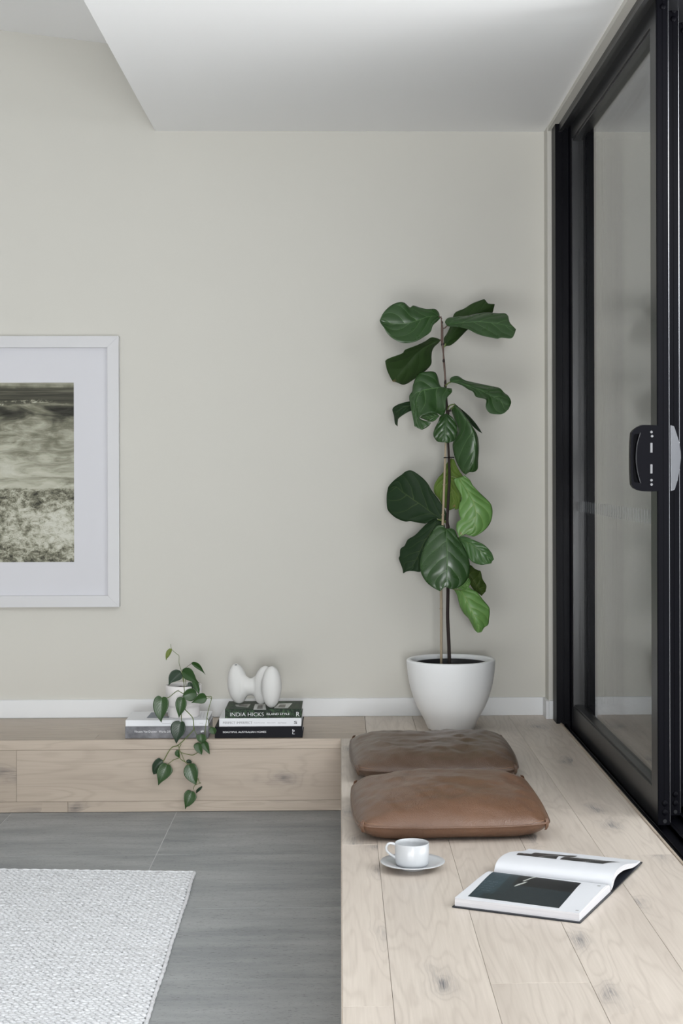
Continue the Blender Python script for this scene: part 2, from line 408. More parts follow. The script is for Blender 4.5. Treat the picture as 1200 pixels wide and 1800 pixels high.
# ------------------------------------------------------------------ room shell
YW = 6.02; ZC = 2.334; ZF = -0.2645; XL = -4.6; YB = -6.0; YBEN = 5.517
XBH = onY(272.5, 230.5, YW).x
struct(box('wall_back', XL-.1, 1.3, YW, YW+.12, ZF-.05, 3.4, M['wall']))
struct(box('wall_left', XL-.1, XL, YB, YW, ZF-.05, 3.5, M['wall_far']))
struct(box('wall_front', XL, 1.2, YB-.12, YB, ZF-.05, 3.5, M['wall_far']))
bm = bmesh.new(); bbox(bm, .842, .98, YB, .2, -.1, ZC, 0)
struct(obj('wall_right', bm_me('wall_right', bm), M['wall']))
# short return wall between the back wall and the door frame, with the thin strip over the frame
struct(box('wall_return', .818, .98, 5.925, YW, -.02, ZC, M['wall']))
struct(box('trim_1', .820, .846, YB, 5.925, 2.316, ZC, M['wall']))
bm = bmesh.new(); bbox(bm, XBH, 1.25, YB, YW, ZC, ZC+.06); bbox(bm, XBH, XBH+.05, YB, YW, ZC+.06, 2.9)
struct(obj('ceiling', bm_me('ceiling', bm), M['ceil']))
pa, pb = onY(0, 53, YW), onY(188, 76.5, YW)
sl = (pb.z-pa.z)/(pb.x-pa.x)
def zup(x): return pa.z+sl*(x-pa.x)
vs = []
for y in (YB, YW):
    for x in (XL, XBH+.04):
        for dz in (0, .1): vs.append((x, y, zup(x)+dz))
me = me_py('ceiling', vs, [(0, 2, 6, 4), (1, 5, 7, 3), (0, 4, 5, 1), (2, 3, 7, 6), (0, 1, 3, 2), (4, 6, 7, 5)])
struct(obj('ceiling_raked', me, M['ceil']))
# skirting
def skirt(name, pts, h=.072):
    bm = bmesh.new()
    for (x0, x1, y0, y1) in pts: bbox(bm, x0, x1, y0, y1, 0, h, .0015)
    return struct(obj(name, bm_me(name, bm), M['skirt']))
skirt('baseboard_back', [(XL, .818, YW-.012, YW)])
skirt('baseboard_right', [(.806, .8178, 5.913, YW-.0125), (.8182, .8405, 5.913, 5.9248)])
# tiled floor
fl = struct(box('floor', XL, 0, YB, YBEN+.02, ZF-.06, ZF-.0008, M['grout']))
ys = [5.516, 4.900, 4.300, 3.700, 3.100, 2.5, 1.9]
for i in range(len(ys)-1):
    for j in range(4):
        x1 = -.6*j; x0 = x1-.6; g = .0014
        box('tile', x0+g, x1-g, ys[i+1]+g, ys[i]-g, ZF-.012, ZF+random.uniform(-.0002, .0002), M['tile'], fl, .0003)
box('tile_field', XL, -2.4, YB, 5.516, ZF-.012, ZF, M['tile'], fl)
box('tile_field', -2.4, 0, YB, 1.9, ZF-.012, ZF, M['tile'], fl)
# raised timber platform
pf = struct(box('floor_platform', 0.004, .845, YB, YW, ZF, -.016, M['dirt']))
xs = [0.0015, .0948, .284, .476, .667, .8455]
def vy(v): return onZ(598, v, 0).y
ends = [[1.0, vy(1769), 3.95, 5.4], [1.3, vy(1512), 4.9], [.7, vy(1731), 4.4], [1.1, 2.2, 4.35, 5.5], [1.6, vy(1506.5), 5.33]]
for c in range(5):
    es = [YB]+ends[c]+[YW-.001 if c else YBEN]
    es = [q for q in es if c or q <= YBEN]
    for a, b in zip(es[:-1], es[1:]):
        z = random.uniform(-.0003, .0002)
        box('plank', xs[c]+.00035, xs[c+1]-.00035, a+.0003, b-.0003, -.0155, z, M['deck'], pf, .0005)
# vertical face of the platform
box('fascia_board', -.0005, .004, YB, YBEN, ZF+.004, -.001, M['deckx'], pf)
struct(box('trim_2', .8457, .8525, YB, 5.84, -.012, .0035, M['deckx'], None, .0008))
# bench ledge along the back wall
bn = empty('timber_bench', (-1.2, 5.76, ZF), 'long low bench ledge of pale knotty oak boards along the back wall', 'bench')
box('carcass', XL+.01, -.0006, YBEN+.014, YW-.001, ZF, -.018, M['dirt'], bn)
zt = onY(300, 1317.5, YBEN).z; zm = onY(300, 1408, YBEN).z
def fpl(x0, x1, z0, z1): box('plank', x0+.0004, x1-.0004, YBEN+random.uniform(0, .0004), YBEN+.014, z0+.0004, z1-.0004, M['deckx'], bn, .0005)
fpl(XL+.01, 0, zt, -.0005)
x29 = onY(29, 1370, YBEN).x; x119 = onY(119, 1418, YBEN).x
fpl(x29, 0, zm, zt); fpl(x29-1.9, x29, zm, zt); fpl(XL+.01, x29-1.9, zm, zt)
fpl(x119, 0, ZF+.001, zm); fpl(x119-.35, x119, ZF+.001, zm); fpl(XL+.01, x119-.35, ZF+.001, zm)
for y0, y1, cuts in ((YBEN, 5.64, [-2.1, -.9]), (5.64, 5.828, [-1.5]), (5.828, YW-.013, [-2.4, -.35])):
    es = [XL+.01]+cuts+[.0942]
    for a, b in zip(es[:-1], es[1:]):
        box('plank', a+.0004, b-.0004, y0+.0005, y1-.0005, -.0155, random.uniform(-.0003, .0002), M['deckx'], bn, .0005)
# exterior
struct(box('ground_patio', .99, 7, -4, 9, -.25, -.03, M['patio']))
struct(box('wall_outside', 1.10, 1.25, 4.5, 9, -.2, 3.2, M['cladding']))
struct(box('wall_garden', 4.6, 4.8, -4, 9, -.25, 1.9, plain('green_hedge_screen', (0.05, 0.07, 0.04, 1), .9, .5, 20)))
struct(box('wall_outside_soffit', .98, 1.9, -2, 4.5, 2.42, 2.55, M['ceil']))

# ------------------------------------------------------------------ sliding door
dr = empty('door_1', (.95, 4.2, 0), kind='structure')
# fixed outer frame: head, jamb, sill
bm = bmesh.new()
bbox(bm, .846, 1.09, .2, 5.835, 2.300, 2.333, .001)
bbox(bm, .846, .860, .2, 5.835, 2.286, 2.300, 0)
obj('frame_head', bm_me('frame_head', bm), M['graphite'], dr)
bm = bmesh.new()
bbox(bm, .832, .884, 5.805, 5.90, -.05, 2.318, .0012); bbox(bm, .8535, 1.09, 5.799, 5.8055, -.05, .012); bbox(bm, .884, 1.09, 5.76, 5.90, -.05, 2.318, .001)
bbox(bm, .858, .862, 5.801, 5.806, 0, 2.3, .0005)
obj('frame_jamb', bm_me('frame_jamb', bm), M['black'], dr)
bm = bmesh.new()
bbox(bm, .8527, 1.10, -2, 5.835, -.05, -.030, .001); bbox(bm, .8527, .8665, -2, 5.835, -.03, -.002, .001)
for xx in (.8790, .9235, .9335, .9790, .9885, 1.035):
    bbox(bm, xx, xx+.0025, -2, 5.835, -.031, -.017, .0006)
for xx in (.8527, .8640):
    bbox(bm, xx, xx+.0025, -2, 5.835, -.004, .003, .0006)
for xx in (.9235, .9790): bbox(bm, xx, xx+.0125, -2, 5.835, -.031, -.018, .0006)
obj('frame_sill', bm_me('frame_sill', bm), M['black'], dr)
def panel(x0, x1, yend, glassmat=True):
    z0, z1 = -.014, 2.331-.018; zg0, zg1 = .079, 2.243; st = .081; y1 = 5.80
    bm = bmesh.new()
    bbox(bm, x0, x1, yend, yend+st, z0, z1, .0012); bbox(bm, x0, x1, y1-.07, y1, z0, z1, .0012)
    bbox(bm, x0+.0004, x1-.0004, yend+st-.001, y1-.069, z0, zg0, .001); bbox(bm, x0+.0004, x1-.0004, yend+st-.001, y1-.069, zg1, z1, .001)
    # glazing beads
    bbox(bm, x0+.006, x1-.006, yend+st-.001, y1-.07, zg0-.001, zg0+.006); bbox(bm, x0+.006, x1-.006, yend+st-.001, y1-.07, zg1-.008, zg1+.001)
    # channel grooves on the leading edge
    w = x1-x0
    bbox(bm, x0+w*.10, x0+w*.13, yend-.0012, yend+.001, z0+.02, z1-.02); bbox(bm, x0+w*.55, x0+w*.57, yend-.001, yend+.001, z0+.02, z1-.02)
    p = obj('sliding_panel', bm_me('sliding_panel', bm), M['graphite'], dr)
    p.data.materials.append(M['black'])
    for poly in p.data.polygons:                                        # leading edges take the darker material
        if poly.center.y < yend+.0007: poly.material_index = 1
    xm = (x0+x1)/2
    box('glass_pane', x1-.012, x1-.008, yend+st-.004, y1-.066, zg0-.004, zg1+.004, M['glass'], p)
    box('seal_strip', x1-.0005, x1+.0016, yend-.001, yend+.004, z0+.008, z1-.01, M['silver'], p)
    for zz in (.0217, .047, 2.276, 2.301):
        b2 = bmesh.new(); bmesh.ops.create_uvsphere(b2, u_segments=16, v_segments=8, radius=.0085, matrix=Matrix.Translation((xm+.003, yend-.0005, zz)) @ Matrix.Diagonal((1, .4, 1, 1)))
        obj('screw_cap', bm_me('screw_cap', b2), M['black'], p, True)
    b2 = bmesh.new(); cyl(b2, (xm+.003, yend-.0005, -.003), .0055, .002, 'Y', 16)
    obj('screw_hole', bm_me('screw_hole', b2), M['graphite'], p)
    return p
p1 = panel(.885, .919, 4.200)
p2 = panel(.9405, .9735, 4.315)
p3 = panel(.9960, 1.029, 4.430)
# interior pull handle: a D shaped black plate with a slot, standing out into the room
bm = bmesh.new()
for k in range(34):
    y = 4.30+k*.0425; bbox(bm, .9055, .9065, y, y+.016, .822, .862)
mk = N('frosted_marking'); tr = mk.t.nodes.new('ShaderNodeBsdfTransparent'); mx = mk.t.nodes.new('ShaderNodeMixShader'); mx.inputs[0].default_value = .10
mk.set(Base_Color=(.5, .55, .6, 1)); mk.l(tr.outputs[0], mx.inputs[1]); mk.l(mk.b.outputs[0], mx.inputs[2]); mk.l(mx.outputs[0], mk.out.inputs[0])
o = obj('safety_marking', bm_me('safety_marking', bm), mk.m, p1); o['kind'] = 'stuff'
def handle():
    y0, y1 = 4.196, 4.222
    # outline in px of the end view (region origin 1080,700 scale 9)
    def q(x, y): 
        p = onY(1080+x/9, 700+y/9, 4.20); return (p.x, p.z)
    outer = [(700, 430), (520, 425), (430, 425), (360, 455), (300, 500), (265, 545), (252, 700), (247, 900), (250, 1150), (262, 1370), (300, 1420), (370, 1455), (440, 1472), (560, 1475), (700, 1472)]
    slot = [(395, 560), (300, 575), (285, 640), (280, 900), (285, 1200), (300, 1325), (395, 1340), (365, 1250), (335, 1080), (325, 940), (335, 780), (365, 660)]
    O = [q(*p) for p in outer]; S = [q(*p) for p in slot]
    bm = bmesh.new()
    vo = [bm.verts.new((x, y0, z)) for x, z in O]; vsl = [bm.verts.new((x, y0, z)) for x, z in S]
    eo = [bm.edges.new((vo[i], vo[(i+1) % len(vo)])) for i in range(len(vo))]
    es = [bm.edges.new((vsl[i], vsl[(i+1) % len(vsl)])) for i in range(len(vsl))]
    bmesh.ops.triangle_fill(bm, edges=eo+es, use_beauty=True)
    ret = bmesh.ops.extrude_face_region(bm, geom=list(bm.faces))
    for e in ret['geom']:
        if isinstance(e, bmesh.types.BMVert): e.co.y = y1
    h = obj('pull_handle', bm_me('pull_handle', bm), M['black'], p1); h['label'] = 'black D-shaped pull handle with a slot'
    def chip(nm, a, b, c, d, m):
        (xa, za), (xb, zb) = q(a, b), q(c, d)
        box(nm, xa, xb, y0-.002, y0+.004, zb, za, M['lockgrey'], p1, .0006)
    chip('lock_plate', 555, 705, 592, 862, M['silver']); chip('lock_plate', 555, 1045, 592, 1192, M['silver'])
    for (sx, sy) in ((575, 535), (585, 600), (575, 1297), (577, 1365)):
        X, Z = q(sx, sy); b2 = bmesh.new(); cyl(b2, (X, y0-.0005, Z), .0036, .003, 'Y', 14)
        obj('screw', bm_me('screw', b2), M['lockgrey'], p1)
    (xa, za), (xb, zb) = q(270, 548), q(420, 1352)
    box('grip_back', xa, xb, y1-.003, y1+.001, zb, za, M['black'], p1)  # dark plate added behind the slot so its inside reads black
    # curved lens of the grip plate (ridge beside the slot)
    pts = [Vector((q(a, b)[0], y0+.0, q(a, b)[1])) for a, b in ((400, 545), (372, 640), (345, 760), (333, 940), (345, 1090), (372, 1230), (405, 1345))]
    obj('grip_ridge', tube('grip_ridge', pts, .0016), M['graphite'], p1, True)
    # exterior silver pull on the far side of the panel
    prof = [(885, 425), (945, 440), (985, 560), (1030, 700), (1052, 850), (1054, 940), (1035, 1130), (1000, 1300), (955, 1450), (890, 1472)]
    bm = bmesh.new(); A = [bm.verts.new((q(a, b)[0], 4.203, q(a, b)[1])) for a, b in prof]
    bm.faces.new(A); ret = bmesh.ops.extrude_face_region(bm, geom=list(bm.faces))
    for e in ret['geom']:
        if isinstance(e, bmesh.types.BMVert): e.co.y = 4.236; e.co.x = min(e.co.x, .9195+(e.co.x-.9195)*.55)
    bmesh.ops.recalc_face_normals(bm, faces=bm.faces)
    bmesh.ops.bevel(bm, geom=list(bm.edges), offset=.0011, segments=2, affect='EDGES')
    obj('outer_pull', bm_me('outer_pull', bm), M['silver'], p1)['label'] = 'bright silver outside pull'
handle()

# ------------------------------------------------------------------ framed picture
def art():
    YF = YW-.032; e = empty('framed_picture', onY(100, 830, YW), 'white framed seascape photograph with a wide white mat on the back wall', 'picture')
    R = onY(209, 830, YF).x; T = onY(104, 590.5, YF).z; B = onY(104, 1067.5, YF).z
    W = 635/440*1.0; L = R-W; fwid = .0455
    iR, iL, iT, iB = R-fwid, L+fwid, T-fwid, B+fwid
    def rail(nm, pts):   # mitred rail with a shallow inner lip
        vs = [(x, YF, z) for x, z in pts]+[(x, YW-.0005, z) for x, z in pts]
        return me_py(nm, vs, [(0, 1, 2, 3), (7, 6, 5, 4), (0, 4, 5, 1), (1, 5, 6, 2), (2, 6, 7, 3), (3, 7, 4, 0)])
    for pts in ([(L, T), (R, T), (iR, iT), (iL, iT)], [(R, T), (R, B), (iR, iB), (iR, iT)], [(R, B), (L, B), (iL, iB), (iR, iB)], [(L, B), (L, T), (iL, iT), (iL, iB)]):
        o = obj('frame_rail', rail('frame_rail', pts), M['frame'], e)
        mo = o.modifiers.new('b', 'BEVEL'); mo.width = .0007; mo.segments = 1
    YM = YW-.014
    pR = onY(130, 830, YM).x; pT = onY(100, 672.5, YM).z; pB = onY(100, 988, YM).z; pL = iL+(iR-pR)
    bm = bmesh.new(); bbox(bm, iL-.004, iR+.004, YM, YM+.004, pT, iT+.004); bbox(bm, iL-.004, iR+.004, YM, YM+.004, iB-.004, pB)
    bbox(bm, iL-.004, pL, YM, YM+.004, pB, pT); bbox(bm, pR, iR+.004, YM, YM+.004, pB, pT)
    obj('mat_board', bm_me('mat_board', bm), M['mat'], e)
    k = N('art_print'); tc = k.t.nodes.new('ShaderNodeTexCoord'); sp = k.t.nodes.new('ShaderNodeSeparateXYZ'); k.l(tc.outputs['Object'], sp.inputs[0])
    x = k.math('SUBTRACT', sp.outputs[0], pR); t = k.math('DIVIDE', k.math('SUBTRACT', pT, sp.outputs[2]), pT-pB)
    def nz(sx, sz, detail=5, rough=.6, off=0., dist=0.):
        c = k.t.nodes.new('ShaderNodeCombineXYZ'); k.l(k.math('MULTIPLY', x, sx), c.inputs[0]); k.l(k.math('MULTIPLY', t, sz), c.inputs[1]); c.inputs[2].default_value = off
        return k.noise(c.outputs[0], 1.0, detail, rough, dist)
    def sub(a, b): return k.math('SUBTRACT', a, b)
    def mul(a, b): return k.math('MULTIPLY', a, b)
    def add(a, b): return k.math('ADD', a, b)
    def step(a, lo, hi):
        m = k.t.nodes.new('ShaderNodeMapRange'); m.interpolation_type = 'SMOOTHSTEP'; k.l(a, m.inputs[0]); m.inputs[1].default_value = lo; m.inputs[2].default_value = hi; return m.outputs[0]
    tw = add(t, mul(sub(nz(9, 6, 5, .6, 3), .5), .05)); th = add(tw, mul(sub(nz(60, 20, 4, .6, 13), .5), .02))
    # streaked dark cloud band with a line of bright breaking cloud under it
    band = add(-.12, mul(nz(3.2, 75, 5, .6, 1.3), .68)); band = add(band, mul(sub(1.0, step(tw, .0, .035)), .40))
    foam = mul(mul(step(tw, .088, .104), sub(1.0, step(tw, .112, .128))), step(nz(22, 30, 5, .7, 5), .46, .60)); band = add(band, mul(foam, mul(.62, step(mul(x, -1.0), .05, .17))))
    # pale drifting cloud / sea haze
    sky = add(.42, mul(step(t, .12, .5), .22)); sky = add(sky, mul(sub(nz(7, 16, 6, .62, 7, 1.2), .5), .95)); sky = add(sky, mul(sub(nz(9, 60, 6, .65, 2), .5), .30))
    dk = mul(mul(step(t, .115, .15), sub(1.0, step(t, .17, .24))), step(nz(5, 5, 3, .5, 9), .40, .58)); sky = sub(sky, mul(dk, .36))
    sky = sub(sky, mul(step(nz(10, 90, 5, .7, 21), .60, .72), .16))
    # foaming rocks
    rk = nz(30, 32, 8, .72, 4.0, .5); big = nz(9, 7, 3, .5, 6); zone = mul(step(t, .64, .76), sub(1.0, step(t, .84, .97)))
    v_ = k.t.nodes.new('ShaderNodeTexVoronoi'); cc = k.t.nodes.new('ShaderNodeCombineXYZ'); k.l(mul(x, 30), cc.inputs[0]); k.l(mul(add(t, mul(sub(nz(30, 24, 3, .5, 31), .5), .05)), 34), cc.inputs[1]); k.l(cc.outputs[0], v_.inputs['Vector']); v_.distance = 'EUCLIDEAN'
    rocks = add(-.06, mul(sub(rk, .28), 2.1)); rocks = add(rocks, mul(sub(big, .45), .8)); rocks = add(rocks, mul(zone, mul(.34, step(x, -.42, -.15)))); rocks = sub(rocks, mul(sub(1.0, step(v_.outputs['Distance'], .12, .42)), .17))
    rocks = add(rocks, mul(step(nz(150, 110, 3, .6, 8), .58, .68), .22))
    val = k.mix(step(tw, .112, .122), k.comb(band), k.comb(sky)); val = k.mix(step(th, .585, .60), val, k.comb(rocks))
    sv = k.t.nodes.new('ShaderNodeSeparateColor'); k.l(val, sv.inputs[0])
    col = k.ramp(sv.outputs[0], [(.0, (0.022, 0.022, 0.017, 1)), (.22, (0.065, 0.064, 0.048, 1)), (.45, (0.20, 0.197, 0.145, 1)), (.68, (0.45, 0.445, 0.36, 1)), (.95, (0.60, 0.60, 0.53, 1))])
    k.set(Base_Color=col, Roughness=.6, Specular_IOR_Level=.2)
    vs = [(pL-.002, YM+.0035, pB-.002), (pR+.002, YM+.0035, pB-.002), (pR+.002, YM+.0035, pT+.002), (pL-.002, YM+.0035, pT+.002)]
    obj('photo_print', me_py('photo_print', vs, [(0, 1, 2, 3)]), k.m, e)['label'] = 'grey olive photograph of stormy sky over foaming rocks'
    box('backing_board', iL-.004, iR+.004, YM+.0045, YW-.001, iB-.004, iT+.004, M['mat'], e)
art()

# ------------------------------------------------------------------ leaves
def leaf(name, rows, reg, Y0, d0, d1, dl, dr_, mat, parent, ns=14, nt=30, amp=.0, nv=5, kk=.36, sag=0.0, thick=.0007, wav=0.0):
    """rows: (side a, midrib, side b) outline stations; reg maps them to the frame; the blade is lofted in 3-D
    d0,d1 depth of midrib base / tip, dl,dr_ depth of the two margins relative to the midrib, sag = extra mid bow"""
    ox, oy, sc = reg
    m = len(rows); ts = np.linspace(0, m-1, nt+1)
    A, B, C = (np.array([[ox+r[k][0]/sc, oy+r[k][1]/sc] for r in rows]) for k in range(3))
    A, B, C = catmull(A, ts), catmull(B, ts), catmull(C, ts)
    tt = ts/(m-1); S = np.linspace(-1, 1, ns+1)
    prof = np.sin(PI*np.clip(tt, 0, 1))**.6
    vs = []; uvs = []
    for i in range(nt+1):
        dm = d0+(d1-d0)*tt[i]+sag*math.sin(PI*tt[i])
        for s in S:
            # quadratic through the three stations, parametrised by s
            wa, wb, wc = (s*(s-1)/2, 1-s*s, s*(s+1)/2)
            # keep the outline honest: blend linear and quadratic
            lin = A[i]*max(0, -s)+C[i]*max(0, s)+B[i]*(1-abs(s)); qd = A[i]*wa+B[i]*wb+C[i]*wc
            p = lin*.6+qd*.4
            e = abs(s)**1.4
            d = dm+(dl if s < 0 else dr_)*e*prof[i]
            d += wav*math.sin(tt[i]*17+(2 if s > 0 else 0))*e*prof[i]
            if amp:
                ph = nv*(tt[i]+(.035 if s > 0 else -.035)-kk*abs(s)*(.55+.45*abs(s))); fr = abs((ph % 1)-.5)
                d -= amp*(.25-fr*fr)*4*prof[i]*min(1, abs(s)*2.5)*(1-.5*abs(s))
                d += amp*.6*max(0, 1-abs(s)*5)
            vs.append(onY(p[0], p[1], Y0+d)); uvs.append(((s+1)/2, tt[i]))
    fs = []
    w = ns+1
    for i in range(nt):
        for j in range(ns): fs.append((i*w+j, i*w+j+1, (i+1)*w+j+1, (i+1)*w+j))
    me = me_py(name, vs, fs, uvs)
    bm = bmesh.new(); bm.from_mesh(me); bmesh.ops.remove_doubles(bm, verts=bm.verts, dist=2e-5)
    bmesh.ops.dissolve_degenerate(bm, edges=bm.edges, dist=1e-5); bmesh.ops.recalc_face_normals(bm, faces=bm.faces); bm.to_mesh(me); bm.free()
    o = obj(name, me, mat, parent, True)
    so = o.modifiers.new('s', 'SOLIDIFY'); so.thickness = thick; so.offset = 0
    return o
def L3(*rows):
    """rows as flat 6-tuples, or 2-tuples for a point"""
    out = []
    for r in rows:
        if len(r) == 2: out.append(((r[0]-.6, r[1]), r, (r[0]+.6, r[1])))
        else: out.append(((r[0], r[1]), (r[2], r[3]), (r[4], r[5])))
    return out
R1 = (660, 520, 9.231); R2 = (770, 520, 8.18); R3 = (685, 640, 7.059); R4 = (675, 800, 6.0); R5 = (760, 920, 9.0)
R6 = (260, 1130, 10.0); R7 = (260, 1270, 9.231)

# ------------------------------------------------------------------ fiddle leaf fig
PC = onZ(792.4, 1281.5, 0); PY = PC.y
fig = empty('potted_fiddle_leaf_fig', (PC.x, PY, 0), 'tall staked fiddle-leaf fig in a tapered white planter in the corner by the door', 'plant')
prof = [(.0, .001), (.080, .001), (.0865, .003), (.089, .008), (.101, .036), (.115, .062), (.1285, .086), (.1405, .114), (.1505, .146), (.158, .176), (.1635, .208), (.1665, .238), (.168, .258), (.1675, .2625), (.164, .2655), (.152, .2655), (.1485, .262), (.1475, .25), (.143, .20), (.1, .15), (0, .15)]
prof = prof[1:-2]+[(.13, .17)]
obj('planter', move(lathe('planter', [(0, .001)]+prof+[(0, .168)], 96), (PC.x, PY, 0)), M['potwhite'], fig, True)
obj('nursery_pot', move(lathe('nursery_pot', [(.134, .172), (.1395, .246), (.1400, .250), (.1355, .250), (.134, .244), (.131, .222), (.131, .172)], 64), (PC.x, PY, 0)), M['liner'], fig, True)
def soil(name, c, r, z, parent, seed, n=14):
    vs = [(c[0], c[1], z)]; fs = []
    K = 40
    for i in range(1, n+1):
        for k in range(K):
            a = 2*PI*k/K; rr = r*i/n; x = c[0]+rr*math.cos(a); y = c[1]+rr*math.sin(a)
            vs.append((x, y, z+.004*mnoise.noise(Vector((x*60, y*60, seed)))*(1 if i < n else 0)))
    for k in range(K): fs.append((0, 1+k, 1+(k+1) % K))
    for i in range(n-1):
        for k in range(K): fs.append((1+i*K+k, 1+(i+1)*K+k, 1+(i+1)*K+(k+1) % K, 1+i*K+(k+1) % K))
    vs.append((c[0], c[1], z-.02)); b = 1+(n-1)*K
    for k in range(K): fs.append((len(vs)-1, b+(k+1) % K, b+k))
    return obj(name, me_py(name, vs, fs), M['soil'], parent, True)
soil('soil', (PC.x, PY), .1305, .232, fig, 3)
TY = PY+.01
trunk = [(790, 1175, 6.6), (788.5, 1130, 6.4), (786.5, 1085, 6.2), (787, 1040, 6.0), (786.5, 990, 5.6), (785.5, 950, 5.4), (787, 928, 6.4), (785.8, 915, 5.4), (788, 875, 4.8), (789.7, 838, 4.8), (788.4, 800, 4.4), (787, 770, 4.2), (786.3, 728, 6.0), (784, 704, 4.6), (782.4, 677, 4.8), (782, 662, 3.2), (780, 636, 4.0), (779, 622, 2.6), (778, 610, 4.4), (776.8, 597, 4.6), (776.6, 574, 4.0), (775.8, 568, 2.6), (775, 556, 1.2)]
pts = [onY(u, v, TY+.004*math.sin(v*.02)) for u, v, d in trunk]
pts[0].z = .225
low = [i for i in range(len(trunk)) if trunk[i][1] > 690]
rad = [d/461/2 for u, v, d in trunk]
n0 = len(low)
obj('trunk', tube('trunk', pts[:n0+1], rad[:n0+1], 5, 12), M['bark'], fig, True)
obj('upper_stem', tube('upper_stem', pts[n0:], rad[n0:], 5, 10), M['bark_young'], fig, True)
for (u, v, r) in ((786.5, 726, 4.2), (779.5, 634, 2.8), (777.5, 605, 3.4), (776.8, 580, 2.8), (782.3, 672, 3.0), (787, 926, 3.6), (776.6, 567, 2.4), (789.6, 838, 3.0)):
    b2 = bmesh.new(); bmesh.ops.create_icosphere(b2, subdivisions=2, radius=r/461, matrix=Matrix.Translation(onY(u, v, TY-.001)) @ Matrix.Diagonal((.8, .8, 1.3, 1)))
    for vv in b2.verts: vv.co += Vector((1, 1, 1))*.0007*mnoise.noise(vv.co*500)
    obj('leaf_node', bm_me('leaf_node', b2), M['bark'], fig, True)
sp = [(775.2, 1172, 4.8), (775.3, 1070, 4.9), (775, 1038, 4.9), (776.5, 960, 4.6), (779, 891, 4.4), (782.5, 800, 3.9), (783.4, 768, 3.6)]
pts = [onY(u, v, TY-.012) for u, v, d in sp]; pts[0].z = .225
obj('cane_stake', tube('cane_stake', pts, [d/463/2 for u, v, d in sp], 4, 12), M['stake'], fig, True)['label'] = 'thin bamboo cane'
for v in (1070, 1000, 905, 852):
    b2 = bmesh.new(); u = np.interp(v, [768, 800, 891, 960, 1038, 1172], [783.4, 782.5, 779, 776.5, 775, 775.2])
    cyl(b2, onY(u, v, TY-.012), .0064, .004, 'Z', 14); obj('cane_node', bm_me('r', b2), M['stake'], fig, True)
obj('plant_tie', tube('plant_tie', [onY(779.5, 804.5, TY-.019), onY(786, 804.3, TY-.014), onY(792, 804, TY-.012), onY(798, 804.3, TY-.008)], .0018, 4, 8), M['black'], fig, True)

